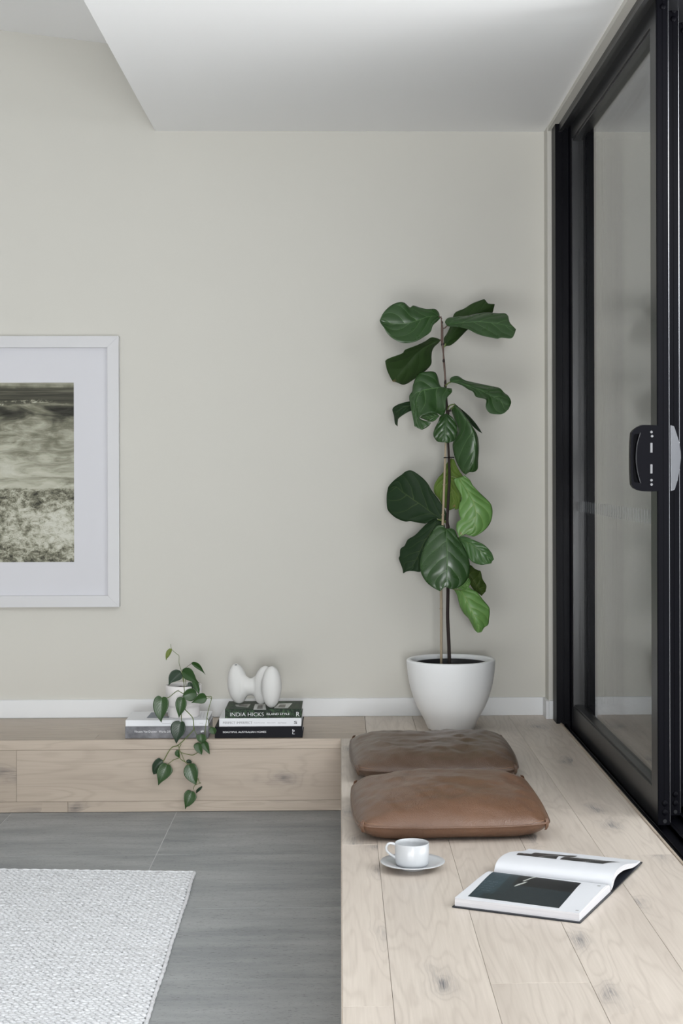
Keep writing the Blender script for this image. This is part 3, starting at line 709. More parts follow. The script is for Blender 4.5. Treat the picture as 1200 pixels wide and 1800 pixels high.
figleaves = [
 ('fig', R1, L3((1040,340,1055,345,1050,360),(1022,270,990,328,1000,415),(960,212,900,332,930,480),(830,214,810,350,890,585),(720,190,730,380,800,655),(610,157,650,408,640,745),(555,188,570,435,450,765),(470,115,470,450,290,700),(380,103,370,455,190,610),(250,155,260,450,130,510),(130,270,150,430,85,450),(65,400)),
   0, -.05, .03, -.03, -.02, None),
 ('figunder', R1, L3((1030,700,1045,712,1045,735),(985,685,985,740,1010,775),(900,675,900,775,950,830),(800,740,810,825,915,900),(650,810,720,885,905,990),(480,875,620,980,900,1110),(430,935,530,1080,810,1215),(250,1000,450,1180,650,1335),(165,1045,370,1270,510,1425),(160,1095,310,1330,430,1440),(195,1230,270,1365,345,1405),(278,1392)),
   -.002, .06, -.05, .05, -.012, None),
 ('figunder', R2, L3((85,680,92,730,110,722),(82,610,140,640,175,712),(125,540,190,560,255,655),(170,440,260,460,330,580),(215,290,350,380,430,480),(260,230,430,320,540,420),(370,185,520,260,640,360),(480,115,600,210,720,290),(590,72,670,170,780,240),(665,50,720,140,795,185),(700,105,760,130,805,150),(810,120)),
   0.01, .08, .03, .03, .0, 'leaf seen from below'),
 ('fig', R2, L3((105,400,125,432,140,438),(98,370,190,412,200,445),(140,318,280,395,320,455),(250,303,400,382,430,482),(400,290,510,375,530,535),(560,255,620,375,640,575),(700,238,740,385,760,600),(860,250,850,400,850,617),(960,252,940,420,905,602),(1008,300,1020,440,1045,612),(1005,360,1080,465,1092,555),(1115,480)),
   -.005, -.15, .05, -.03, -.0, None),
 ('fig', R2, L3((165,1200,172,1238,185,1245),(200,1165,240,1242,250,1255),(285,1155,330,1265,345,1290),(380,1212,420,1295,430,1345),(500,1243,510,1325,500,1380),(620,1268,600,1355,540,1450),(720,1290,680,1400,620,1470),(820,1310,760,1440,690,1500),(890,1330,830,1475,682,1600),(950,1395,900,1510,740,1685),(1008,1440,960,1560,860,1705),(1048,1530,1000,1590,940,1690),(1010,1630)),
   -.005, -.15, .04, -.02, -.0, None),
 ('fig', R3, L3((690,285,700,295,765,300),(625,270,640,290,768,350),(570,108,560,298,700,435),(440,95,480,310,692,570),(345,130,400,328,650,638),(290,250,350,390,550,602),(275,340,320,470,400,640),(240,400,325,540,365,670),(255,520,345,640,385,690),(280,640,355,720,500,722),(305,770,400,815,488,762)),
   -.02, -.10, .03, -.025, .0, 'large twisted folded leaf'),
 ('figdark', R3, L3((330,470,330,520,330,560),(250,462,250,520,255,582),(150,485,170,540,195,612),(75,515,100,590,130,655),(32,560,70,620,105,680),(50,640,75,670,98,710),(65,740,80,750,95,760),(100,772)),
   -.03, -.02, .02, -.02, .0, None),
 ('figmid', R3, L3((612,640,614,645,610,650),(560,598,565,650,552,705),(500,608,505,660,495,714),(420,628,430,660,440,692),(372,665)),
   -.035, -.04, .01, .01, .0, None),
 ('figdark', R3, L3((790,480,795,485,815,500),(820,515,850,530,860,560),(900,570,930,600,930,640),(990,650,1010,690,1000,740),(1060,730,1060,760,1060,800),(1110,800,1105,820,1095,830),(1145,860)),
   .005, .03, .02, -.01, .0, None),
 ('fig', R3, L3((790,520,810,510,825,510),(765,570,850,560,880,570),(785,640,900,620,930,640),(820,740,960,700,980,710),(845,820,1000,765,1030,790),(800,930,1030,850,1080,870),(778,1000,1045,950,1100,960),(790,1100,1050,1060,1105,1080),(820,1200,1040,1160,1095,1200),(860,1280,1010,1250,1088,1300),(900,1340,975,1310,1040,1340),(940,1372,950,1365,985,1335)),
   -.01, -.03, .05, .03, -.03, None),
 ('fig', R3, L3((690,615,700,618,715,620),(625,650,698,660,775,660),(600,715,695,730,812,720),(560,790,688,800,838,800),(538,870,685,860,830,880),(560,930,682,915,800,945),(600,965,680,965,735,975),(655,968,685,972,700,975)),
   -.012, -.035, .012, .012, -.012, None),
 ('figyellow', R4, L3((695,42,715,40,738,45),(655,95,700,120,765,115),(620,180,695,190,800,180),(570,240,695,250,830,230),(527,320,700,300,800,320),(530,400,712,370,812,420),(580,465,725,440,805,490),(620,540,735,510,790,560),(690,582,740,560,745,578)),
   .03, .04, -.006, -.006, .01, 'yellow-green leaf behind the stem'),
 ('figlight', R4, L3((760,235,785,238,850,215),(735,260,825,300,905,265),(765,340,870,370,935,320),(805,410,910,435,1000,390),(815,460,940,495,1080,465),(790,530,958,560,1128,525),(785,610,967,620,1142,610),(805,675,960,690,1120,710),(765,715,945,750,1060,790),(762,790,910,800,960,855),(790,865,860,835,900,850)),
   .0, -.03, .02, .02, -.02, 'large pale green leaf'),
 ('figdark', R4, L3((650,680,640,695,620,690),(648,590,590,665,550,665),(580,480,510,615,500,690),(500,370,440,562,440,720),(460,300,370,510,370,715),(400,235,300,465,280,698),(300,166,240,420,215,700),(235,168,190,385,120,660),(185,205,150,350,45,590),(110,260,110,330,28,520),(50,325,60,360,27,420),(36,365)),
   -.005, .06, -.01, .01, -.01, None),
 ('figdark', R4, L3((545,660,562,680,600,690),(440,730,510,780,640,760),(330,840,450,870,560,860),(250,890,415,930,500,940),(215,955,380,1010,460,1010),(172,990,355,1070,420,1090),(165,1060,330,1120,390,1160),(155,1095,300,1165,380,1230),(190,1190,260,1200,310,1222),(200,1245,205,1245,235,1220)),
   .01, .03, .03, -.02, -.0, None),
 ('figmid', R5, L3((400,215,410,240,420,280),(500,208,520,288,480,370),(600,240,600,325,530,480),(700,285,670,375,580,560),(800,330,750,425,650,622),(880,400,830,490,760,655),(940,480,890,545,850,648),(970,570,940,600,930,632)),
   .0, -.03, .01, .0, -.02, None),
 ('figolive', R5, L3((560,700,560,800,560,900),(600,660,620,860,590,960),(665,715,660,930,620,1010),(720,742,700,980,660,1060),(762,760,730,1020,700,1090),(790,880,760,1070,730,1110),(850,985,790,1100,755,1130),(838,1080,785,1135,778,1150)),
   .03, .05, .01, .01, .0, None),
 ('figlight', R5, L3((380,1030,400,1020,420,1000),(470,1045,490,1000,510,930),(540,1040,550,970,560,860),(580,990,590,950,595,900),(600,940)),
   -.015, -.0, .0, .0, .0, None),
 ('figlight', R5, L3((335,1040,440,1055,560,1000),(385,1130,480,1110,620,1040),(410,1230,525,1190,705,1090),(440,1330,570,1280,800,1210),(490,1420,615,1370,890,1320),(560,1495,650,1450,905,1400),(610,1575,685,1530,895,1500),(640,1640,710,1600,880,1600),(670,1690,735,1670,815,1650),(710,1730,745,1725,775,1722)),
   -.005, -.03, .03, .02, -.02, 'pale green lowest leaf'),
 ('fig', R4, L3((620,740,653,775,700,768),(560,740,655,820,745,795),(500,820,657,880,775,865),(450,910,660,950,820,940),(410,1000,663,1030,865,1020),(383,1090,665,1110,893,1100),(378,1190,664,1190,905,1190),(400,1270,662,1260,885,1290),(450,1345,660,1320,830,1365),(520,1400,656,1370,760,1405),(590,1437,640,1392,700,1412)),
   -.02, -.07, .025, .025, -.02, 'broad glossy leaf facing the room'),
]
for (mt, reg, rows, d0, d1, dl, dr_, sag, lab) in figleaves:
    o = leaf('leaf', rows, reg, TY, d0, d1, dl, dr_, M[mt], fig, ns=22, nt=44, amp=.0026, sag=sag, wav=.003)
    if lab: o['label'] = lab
# petioles: (from trunk px) -> (leaf base px)
def pet(parent, pts, Y, r, m, name='petiole', dy=None):
    P = [onY(u, v, Y+(dy[i] if dy else 0)) for i, (u, v) in enumerate(pts)]
    return obj(name, tube(name, P, r, 5, 8), m, parent, True)
for pts in ([(777, 577), (781, 577), (786, 572)], [(776, 560), (774, 558), (771, 556)], [(777, 600), (774, 598), (773, 597)], [(778, 612), (781, 609), (783, 604)],
            [(782.6, 679), (787, 674), (792, 671.5)], [(784, 700), (783.5, 690), (783, 682)], [(786, 722), (789, 714), (796, 711), (800, 713)], [(786, 726), (793, 718), (799, 713)],
            [(786, 727), (785, 728), (784.5, 729)], [(789.5, 839), (795, 838), (803, 840)], [(786, 918), (779, 915), (774, 912)], [(785, 920), (775, 915), (769, 913)],
            [(786.5, 930), (785, 930), (784, 932)], [(787, 950), (797, 946), (806, 946)], [(787, 1030), (798, 1036), (809, 1037)], [(787, 1000), (805, 1005), (823, 1008)], [(788, 812), (791, 808), (793, 806)],
            [(784, 700), (760, 706), (731, 713)], [(786, 1030), (792, 1033), (803, 1034)]):
    d = [0, -.005, -.004, -.004][:len(pts)]
    if pts[-1] == (731, 713): d = [0, -.02, -.03]
    if pts[-1] == (793, 806): d = [0, .02, .03]
    if pts[-1] == (823, 1008): d = [0, .02, .03]
    pet(fig, pts, TY, .0024, M['stem'] if pts[0][1] > 600 else M['bark_young'], dy=d)
for k in range(7):   # dry stipules at a node
    a = random.uniform(-.4, 1.2); p = onY(787, 725, TY-.004)
    obj('stipule', tube('stipule', [p, p+Vector((.008*math.cos(a)+.002, -.004, .008*math.sin(a)+.003)), p+Vector((.014*math.cos(a)+.004, -.003, .018*math.sin(a)))], [.0014, .001, .0003], 3, 5), M['bark'], fig, True)

# ------------------------------------------------------------------ books
def spread_text(s, x0, x1, zc, y, hgt, m, parent, name, ydir=-1, rot=None, weight=0.0, sx=None):
    cu = bpy.data.curves.new('t', 'FONT'); cu.body = s; cu.align_x = 'LEFT'; cu.size = 1; cu.offset = weight; cu.extrude = 0.0; cu.resolution_u = 3
    o = bpy.data.objects.new('t', cu); COL.objects.link(o); dg = bpy.context.evaluated_depsgraph_get()
    me = bpy.data.meshes.new_from_object(o.evaluated_get(dg)); bpy.data.objects.remove(o)
    co = np.array([v.co[:] for v in me.vertices]); mn, mx = co.min(0), co.max(0)
    sx = (x1-x0)/(mx[0]-mn[0]) ; sz = hgt/(mx[1]-mn[1])
    for v in me.vertices:
        X = x0+(v.co.x-mn[0])*sx; Z = zc-hgt/2+(v.co.y-mn[1])*sz
        v.co = (X, y, Z)
    me.update()
    return obj(name, me, m, parent)
def closed_book(name, x0, x1, y0, y1, z0, z1, cov, label, cov_t=.0022, hard=True, soft=False, group=None, spine_m=None):
    """closed book, spine towards -Y (the room)"""
    e = empty(name, ((x0+x1)/2, (y0+y1)/2, z0), label, 'book', 'books stacked on the ledge')
    bm = bmesh.new()
    ov = .003 if hard else 0
    bbox(bm, x0, x1, y0, y1, z0, z0+cov_t, .0005); bbox(bm, x0, x1, y0, y1, z1-cov_t, z1, .0005); 
    o = obj('cover', bm_me('cover', bm), cov, e)
    bm = bmesh.new(); bbox(bm, x0, x1, y0-.0006, y0+.003, z0, z1, .0012, 2)
    obj('spine', bm_me('spine', bm), spine_m or cov, e)
    box('page_block', x0+ov, x1-ov, y0+.0035, y1-ov*1.3, z0+cov_t+.0001, z1-cov_t-.0001, M['pages_edge'], e)
    return e
def sx(u, v, Y): return onY(u, v, Y).x
def sz(u, v, Y): return onY(u, v, Y).z
YS = YBEN+.022
# left stack
xa, xb = sx(219.8, 1285, YS), sx(366.2, 1285, YS)
z1 = sz(290, 1277.2, YS); z0 = 0.0004
gb = closed_book('book', xa, xb, YS, YS+.225, z0, z1, M['greycover'], 'clouded grey hardback with a white spine title, under the white book below the trailing plant')
zc = sz(260, 1286.3, YS)
spread_text('Vincent Van Duysen', sx(236, 1286, YS), sx(275.5, 1286, YS), zc, YS-.0012, .0098, M['ink_white'], gb, 'spine_title', weight=0)
spread_text('Works 2009', sx(279, 1286, YS), sx(302.5, 1286, YS), zc+.0008, YS-.0012, .0078, M['ink_white'], gb, 'spine_title')
bm = bmesh.new()
for k, (dx, dz) in enumerate(((-.0022, .0), (.0022, .0008))):
    bmesh.ops.create_circle(bm, cap_ends=True, segments=18, radius=.0036, matrix=Matrix.Translation((sx(355.3, 1286, YS)+dx, YS-.0012, zc+dz)) @ Matrix.Rotation(PI/2, 4, 'X'))
obj('publisher_mark', bm_me('publisher_mark', bm), M['ink_white'], gb)
YS2 = YS+.002
z2 = sz(290, 1265.6, YS2)
wb = closed_book('book', sx(220.5, 1271, YS2), sx(365.6, 1271, YS2), YS2, YS2+.200, z1+.0004, z2, M['paperwhite'], 'thick white book directly under the small white pot with the trailing plant')
# cover print on the white book (photo and faint title) and faint spine print
def quad_on_top(pxs, z, m, parent, name):
    return obj(name, me_py(name, [onZ(u, v, z) for u, v in pxs], [tuple(range(len(pxs)))]), m, parent)
k_ = plain('cover_photo_blue', (0.09, 0.125, 0.17, 1), .35); k2_ = plain('cover_photo_brown', (0.10, 0.075, 0.06, 1), .35)
quad_on_top([(257.5, 1262), (296.5, 1262), (297.5, 1252.2), (266, 1252.2)], z2+.0004, k_, wb, 'cover_photo')
quad_on_top([(280, 1259), (296, 1259), (297, 1255), (284, 1253.5)], z2+.0007, k2_, wb, 'cover_photo')
spread_text('———', sx(285, 1271, YS2), sx(300, 1271, YS2), sz(290, 1271.5, YS2), YS2-.0012, .0006, M['ink_grey'], wb, 'spine_line')
spread_text('———', sx(350, 1271, YS2), sx(357, 1271, YS2), sz(290, 1271.5, YS2), YS2-.0012, .0006, M['ink_grey'], wb, 'spine_line')
for i, u in enumerate((351, 356.5)):
    me = me_py('q', [onZ(u, 1262, z2+.0004), onZ(u+1.2, 1262, z2+.0004), onZ(u+3.6, 1252, z2+.0004), onZ(u+2.4, 1252, z2+.0004)], [(0, 1, 2, 3)])
    obj('cover_lettering', me, M['mat'], wb)
# right stack
yb = YS-.001
h1 = sz(450, 1277.3, yb)
bb = closed_book('book', sx(377.4, 1286, yb), sx(531.5, 1286, yb), yb, yb+.215, .0004, h1, M['blackbook'], 'black hardback with a white spine title, bottom of the stack under the white sculpture')
zc = sz(430, 1286.6, yb)
spread_text('BEAUTIFUL AUSTRALIAN HOMES', sx(391.8, 1286, yb), sx(467.6, 1286, yb), zc, yb-.0012, .0066, M['ink_white'], bb, 'spine_title', weight=.006)
t_ = spread_text('b', sx(513.7, 1286, yb), sx(517.7, 1286, yb), zc+.0045, yb-.0012, .0095, M['ink_white'], bb, 'publisher_mark', weight=.01)
spread_text('L', sx(513.7, 1286, yb), sx(518, 1286, yb), zc-.0055, yb-.0012, .0070, M['ink_white'], bb, 'publisher_mark', weight=.01)
ym = YS+.0005; h2 = sz(450, 1262.4, ym)
mb = closed_book('book', sx(385, 1270, ym), sx(529.3, 1270, ym), ym, ym+.212, h1+.0004, h2, M['paperwhite'], 'white book with thin grey spine lettering, middle of the stack under the white sculpture')
zc = sz(450, 1270.2, ym)
spread_text('PERFECT IMPERFECT', sx(392, 1270, ym), sx(443.2, 1270, ym), zc, ym-.0012, .0086, M['ink_grey'], mb, 'spine_title')
for s_, a, b in (('Karen McCartney', 446.5, 465), ('Sharyn Cairns', 469.5, 484), ('Glen Proebstel', 488, 503)):
    spread_text(s_, sx(a, 1271, ym), sx(b, 1271, ym), zc-.0012, ym-.0012, .0038, M['ink_grey'], mb, 'spine_author')
spread_text('S', sx(516.5, 1270, ym), sx(522, 1270, ym), zc, ym-.0012, .0105, M['ink_black'], mb, 'publisher_mark', weight=.02)
yt = YS+.004; h3 = sz(450, 1246.6, yt)
tb = closed_book('book', sx(395.3, 1255, yt), sx(530, 1255, yt), yt, yt+.196, h2+.0004, h3, M['foliage'], 'green garden-print book with white lettering, directly under the white sculpture')
zc = sz(450, 1255.6, yt)
spread_text('INDIA HICKS', sx(404.6, 1255, yt), sx(463.4, 1255, yt), zc, yt-.0012, .0135, M['ink_white'], tb, 'spine_title', weight=-.012)
spread_text('ISLAND STYLE', sx(468.6, 1255, yt), sx(508.6, 1255, yt), zc+.0006, yt-.0012, .0076, M['ink_white'], tb, 'spine_title')
spread_text('R', sx(520.5, 1255, yt), sx(526.5, 1255, yt), zc, yt-.0012, .0165, M['ink_white'], tb, 'publisher_mark')
hg = plain('cover_house_grey', (0.33, 0.33, 0.31, 1), .3); hw = plain('cover_house_white', (0.62, 0.63, 0.62, 1), .3); hd = plain('cover_house_dark', (0.07, 0.065, 0.05, 1), .3)
def q7(*p): return [(370+a/6.667, 1150+b/6.667) for a, b in p]
for pts, m_, dz in ((q7((285, 590), (470, 583), (440, 625), (300, 612)), hg, 0), (q7((330, 593), (440, 590), (420, 618), (330, 608)), hd, .0002), (q7((500, 650), (520, 585), (640, 580), (650, 650)), hw, 0),
                   (q7((540, 640), (555, 600), (610, 598), (610, 640)), hd, .0002), (q7((740, 632), (800, 578), (960, 572), (905, 632)), hw, 0), (q7((790, 622), (810, 590), (890, 588), (870, 625)), hd, .0002), (q7((885, 580), (935, 577), (905, 630), (870, 630)), hw, .0003)):
    quad_on_top(pts, h3+.0003+dz, m_, tb, 'cover_photo')

# ------------------------------------------------------------------ white sculptural vase
def vase():
    z0 = h3+.0003
    Lc = onZ(370+322/6.667, 1237, z0); Rc = onZ(370+712/6.667, 1244, z0); Tc = onZ(370+615/6.667, 1238.5, z0)
    e = empty('sculptural_vase', ((Lc.x+Rc.x)/2, (Lc.y+Rc.y)/2, z0), 'matte white bone-like vase of joined egg forms on the right-hand book stack', 'vase')
    bm = bmesh.new()
    def egg(c, ax, rot=(0, 0, 0), p=0.0):
        r = bmesh.ops.create_icosphere(bm, subdivisions=4, radius=1)
        R = Matrix.Rotation(rot[1], 4, 'Y') @ Matrix.Rotation(rot[0], 4, 'X')
        for v in r['verts']:
            k = 1+p*v.co.z
            w = Vector((v.co.x*ax[0]*k, v.co.y*ax[1]*k, v.co.z*ax[2]))
            v.co = (R @ w)+Vector(c)
    hz = (1237-1165.5)/466/2
    egg((Lc.x-.0015, Lc.y, z0+hz), (.0385, .038, hz), (0, -.10, 0), -.06)
    hz2 = (1244-1170)/474/2
    egg((Rc.x+.001, Rc.y, z0+hz2), (.0375, .036, hz2), (0, .02, 0), .02)
    egg((Tc.x, Tc.y-.002, z0+.075), (.036, .032, .0735), (0, .16, 0), .05)
    mid = (Vector(Lc)+Vector(Tc))/2
    egg((mid.x+.002, mid.y, z0+.066), (.055, .030, .031))
    for (xa_, xb_, ra, rb_) in ((Lc.x+.010, mid.x+.004, .054, .027), (Tc.x-.004, mid.x-.004, .056, .027)):
        L_ = abs(xb_-xa_); Mx = Matrix.Translation(((xa_+xb_)/2, (Lc.y+Tc.y)/2, z0+.068)) @ Matrix.Rotation(PI/2 if xb_ > xa_ else -PI/2, 4, 'Y') @ Matrix.Diagonal((1, .56, 1, 1))
        bmesh.ops.create_cone(bm, cap_ends=True, segments=40, radius1=ra, radius2=rb_, depth=L_, matrix=Mx)
    egg((Rc.x-.012, (Rc.y+Tc.y)/2, z0+.075), (.028, .04, .05))
    me = bm_me('v', bm); o = bpy.data.objects.new('t', me); COL.objects.link(o)
    r = o.modifiers.new('r', 'REMESH'); r.mode = 'VOXEL'; r.voxel_size = .0026; s = o.modifiers.new('s', 'SMOOTH'); s.iterations = 26; s.factor = .7
    # open the neck of the left form
    cb = bmesh.new(); tp = Vector((Lc.x-.0075, Lc.y-.0085, z0+2*hz-.004)); bmesh.ops.create_uvsphere(cb, u_segments=20, v_segments=10, radius=.0052, matrix=Matrix.Translation(tp) @ Matrix.Diagonal((1, .7, 2.2, 1)))
    c = bpy.data.objects.new('c', bm_me('c', cb)); COL.objects.link(c)
    b = o.modifiers.new('b', 'BOOLEAN'); b.object = c; b.operation = 'DIFFERENCE'; b.solver = 'EXACT'
    dg = bpy.context.evaluated_depsgraph_get(); me2 = bpy.data.meshes.new_from_object(o.evaluated_get(dg))
    bpy.data.objects.remove(o); bpy.data.objects.remove(c)
    zmin = min(v.co.z for v in me2.vertices)
    me2.transform(Matrix.Translation((0, 0, z0-zmin+.0002)))
    obj('body', me2, M['vase'], e, True)
    nk = bmesh.new(); bmesh.ops.create_circle(nk, cap_ends=True, segments=20, radius=.0046, matrix=Matrix.Translation(tp+Vector((0, .001, -.0012+z0-zmin))) @ Matrix.Rotation(.45, 4, 'X') @ Matrix.Diagonal((.95, .6, 1, 1)))
    obj('neck_shade', bm_me('n', nk), M['liner'], e)  # dark disc stands in for the shade inside the hole
vase()

# ------------------------------------------------------------------ trailing philodendron
PP = onZ(322.8, 1262, z2); PPy = YS2+.085
ph = empty('potted_philodendron', (onY(322.8, 1230, PPy).x, PPy, z2), 'small white stepped pot with a trailing heart-leaf plant on the left book stack', 'plant')
px_, s_ = onY(322.8, 1230, PPy).x, F/PPy
hp = onY(322.8, 1203.5, PPy).z-z2
rp = 31.4/s_; rb = 27.6/s_; st = hp*.345
prof = [(0, .0005), (rb-.002, .0005), (rb, .003), (rb, st-.006), (rb+.001, st-.002), (rp-.0025, st+.003), (rp, st+.008), (rp, hp-.002), (rp-.001, hp), (rp-.0045, hp), (rp-.0055, hp-.002), (rp-.006, hp-.03), (0, hp-.03)]
obj('pot', move(lathe('pot', prof, 72), (px_, PPy, z2+.0003)), M['ceramic'], ph, True)
soil('soil', (px_, PPy), rp-.0062, z2+hp-.014, ph, 8, 8)['label'] = 'brown potting mix'
Yf = PPy-rp-.006      # in front of the pot
Yh = YBEN-.016        # hanging in front of the bench face
pl = [
 ('phillight', R6, PPy, 0, 0, L3((375,100,395,100,415,110),(330,140,372,150,420,135),(312,190,355,200,405,180),(310,240,338,245,370,235),(315,285,325,280,335,275),(322,308))),
 ('phildark', R6, PPy, -.02, -.04, L3((570,490,580,515,600,535),(500,470,535,555,612,590),(430,490,490,600,580,640),(385,540,450,640,500,675),(362,610,415,680,430,695),(364,690,385,720,390,720),(362,757))),
 ('phil', R6, PPy, -.02, -.045, L3((605,470,600,492,596,510),(640,445,650,530,605,580),(710,437,710,575,650,635),(775,475,760,615,720,665),(820,560,810,650,790,690),(850,640,855,685,850,708),(905,716))),
 ('phil', R6, PPy, -.0, -.01, L3((765,350,762,366,768,375),(800,335,820,390,820,425),(870,350,880,430,880,465),(925,400,930,470,930,495),(962,470,965,505,968,520),(1010,562))),
 ('phildark', R6, PPy, -.05, -.052, L3((700,700,740,690,770,700),(690,750,740,750,790,750),(700,800,745,810,790,800),(745,830))),
 ('phil', R6, PPy, -.058, -.072, L3((770,680,800,680,830,675),(785,740,840,740,880,710),(800,790,865,800,905,790),(850,850,885,850,908,830),(895,903))),
 ('phil', R6, Yf, -.012, -.022, L3((845,850,855,890,860,920),(800,808,800,880,830,990),(740,803,740,890,760,1025),(680,825,690,910,690,1010),(635,880,645,925,640,975),(605,940))),
 ('phil', R6, Yf, -.020, -.035, L3((1025,935,1030,965,1035,990),(980,885,975,970,1000,1050),(910,890,920,985,940,1068),(850,945,865,1005,870,1062),(800,1015,810,1035,810,1052),(758,1056))),
 ('phil', R6, Yh, -.0, -.006, L3((225,945,243,965,265,945),(180,930,240,1000,320,955),(120,970,236,1050,360,1020),(90,1070,232,1110,363,1090),(100,1180,230,1190,338,1180),(145,1280,230,1270,290,1270),(200,1355,233,1340,250,1340),(238,1402))),
 ('phil', R6, Yf, -.028, -.032, L3((585,950,600,960,620,958),(530,958,595,1000,655,990),(488,1020,585,1060,678,1050),(483,1110,572,1130,668,1130),(505,1200,560,1200,620,1215),(530,1270,550,1270,570,1270),(545,1320))),
 ('phildark', R7, Yh, -.0, -.006, L3((500,-25,531,-8,560,-20),(440,-20,525,20,590,0),(385,20,510,70,608,60),(368,100,498,130,605,120),(385,190,482,190,570,195),(425,265,468,260,510,265),(457,347))),
 ('phil', R7, Yh, -.0, -.006, L3((1020,80,1040,72,1060,75),(990,110,1050,110,1095,95),(995,150,1060,140,1112,130),(1030,185,1070,175,1100,165),(1075,192,1080,190,1088,182))),
 ('phil', R7, Yh, -.01, -.012, L3((840,190,860,185,885,185),(785,210,862,225,930,210),(785,260,865,270,952,260),(820,310,870,310,930,300),(870,332))),
 ('phil', R7, Yh, -.008, -.02, L3((780,335,810,325,835,330),(742,370,815,370,865,345),(755,430,830,430,885,420),(800,480,850,480,885,470),(874,524))),
 ('phil', R7, Yh, -.002, -.012, L3((880,310,900,300,930,300),(862,350,915,350,970,330),(890,420,945,410,992,390),(940,470,975,460,995,440),(1003,517))),
 ('phildark', R7, Yh, .0, .0, L3((220,600,240,615,250,640),(170,575,200,640,230,680),(110,620,165,680,190,720),(70,690,125,740,160,780),(70,780,105,790,145,825),(90,842))),
 ('phil', R7, Yh, -.012, -.02, L3((295,665,312,685,330,678),(240,658,295,720,365,700),(175,715,275,770,398,770),(143,800,250,830,380,830),(150,890,222,890,310,905),(162,960,195,950,220,970),(168,1020))),
 ('phil', R7, Yh, -.012, -.02, L3((640,680,660,680,700,660),(600,720,675,720,760,675),(578,790,695,790,808,760),(595,870,720,860,812,840),(650,935,745,925,800,910),(725,985,768,970,790,960),(780,1012))),
 ('phildark', R7, Yh, -.004, -.005, L3((630,610,660,600,690,610),(618,635,660,640,712,640),(640,660,670,665,700,660))),
 ('phil', R7, Yh, -.0, -.001, L3((460,450,480,445,500,455),(435,490,475,490,512,490),(445,535,485,530,512,530),(505,572))),
 ('phil', R7, Yh, -.010, -.016, L3((690,1105,710,1120,730,1115),(640,1100,700,1150,765,1150),(590,1150,680,1200,788,1210),(582,1230,655,1260,755,1280),(592,1310,630,1320,680,1350),(600,1375,615,1370,630,1370),(604,1410))),
 ('phildark', R7, Yh, -.0, -.002, L3((870,1035,878,1038,880,1050),(820,1065,840,1080,855,1090),(785,1100,800,1115,815,1125),(780,1150))),
]
for (mt, reg, Y, d0, d1, rows) in pl:
    o = leaf('leaf', rows, reg, Y, d0, d1, -.004, -.004, M[mt], ph, ns=12, nt=18, amp=.00012, nv=9, kk=.45, thick=.0005, sag=-.003)
    if mt == 'phillight': o['label'] = 'pale young leaf'
def vine(reg, pts, r=.0014, m='stem'):
    P = [onY(reg[0]+a/reg[2], reg[1]+b/reg[2], y) for a, b, y in pts]
    return obj('vine', tube('vine', P, r, 6, 7), M[m], ph, True)
vine(R6, [(400, 20, PPy), (408, 90, PPy), (430, 130, PPy), (500, 190, PPy), (545, 230, PPy), (545, 330, PPy), (560, 410, PPy-.01), (590, 500, PPy-.02)], .0009)
vine(R6, [(590, 500, PPy-.02), (620, 620, PPy-.03), (632, 720, PPy-.04)], .0014)
vine(R6, [(762, 366, PPy), (660, 440, PPy-.01), (605, 495, PPy-.02)], .0008, 'bark_young')
vine(R6, [(655, 620, PPy-.03), (664, 700, PPy-.035), (672, 760, PPy-.03)], .0012)
vine(R6, [(610, 600, PPy-.03), (632, 720, PPy-.05), (636, 800, Yf-.004), (640, 880, Yf-.004), (620, 1000, Yf-.01), (585, 1250, Yf-.012), (592, 1385, Yh)], .0014)
vine(R6, [(640, 870, Yf-.004), (615, 890, Yf-.004), (560, 860, Yf-.006), (520, 845, Yf-.008), (450, 890, Yf-.01), (350, 965, Yh), (245, 968, Yh)], .0013)
vine(R6, [(640, 1000, Yf-.015), (650, 1160, Yf-.02), (700, 1220, Yh), (780, 1310, Yh), (800, 1400, Yh), (803, 1510, Yh-.002)], .0016)
vine(R7, [(742, 80, Yh-.002), (745, 112, Yh-.002), (640, 230, Yh-.002), (490, 370, Yh-.002), (400, 400, Yh), (330, 480, Yh), (260, 610, Yh), (235, 640, Yh)], .0016)
vine(R7, [(745, 110, Yh), (762, 150, Yh-.004), (790, 210, Yh-.01)], .0009)
vine(R7, [(540, 350, Yh-.002), (505, 430, Yh), (540, 500, Yh), (580, 600, Yh), (610, 650, Yh-.005)], .0011)
vine(R7, [(490, 370, Yh), (505, 430, Yh), (510, 520, Yh-.002), (510, 575, Yh-.002), (420, 605, Yh-.008), (315, 685, Yh-.012)], .0011)
vine(R7, [(505, 430, Yh), (520, 580, Yh-.002), (600, 640, Yh-.008), (660, 685, Yh-.013)], .0013)
vine(R7, [(520, 480, Yh), (570, 500, Yh), (720, 530, Yh-.002), (810, 485, Yh-.01)], .0011)
vine(R7, [(785, 985, Yh-.018), (810, 910, Yh-.012), (830, 970, Yh-.010), (850, 985, Yh-.008), (760, 1020, Yh-.008), (735, 1090, Yh-.010)], .0010)
vine(R6, [(860, 900, Yf-.013), (950, 930, Yf-.01), (1030, 945, Yf-.01), (1110, 945, Yf-.01), (1112, 1000, Yf-.012), (1060, 1180, Yh), (1035, 1320, Yh), (1010, 1500, Yh-.004), (1000, 1650, Yh-.006)], .0012)
vine(R6, [(1030, 975, Yf-.02), (1090, 965, Yf-.015), (1112, 990, Yf-.012)], .001)
vine(R6, [(1040, 1320, Yh), (1070, 1400, Yh), (1075, 1460, Yh), (1120, 1480, Yh)], .0009)

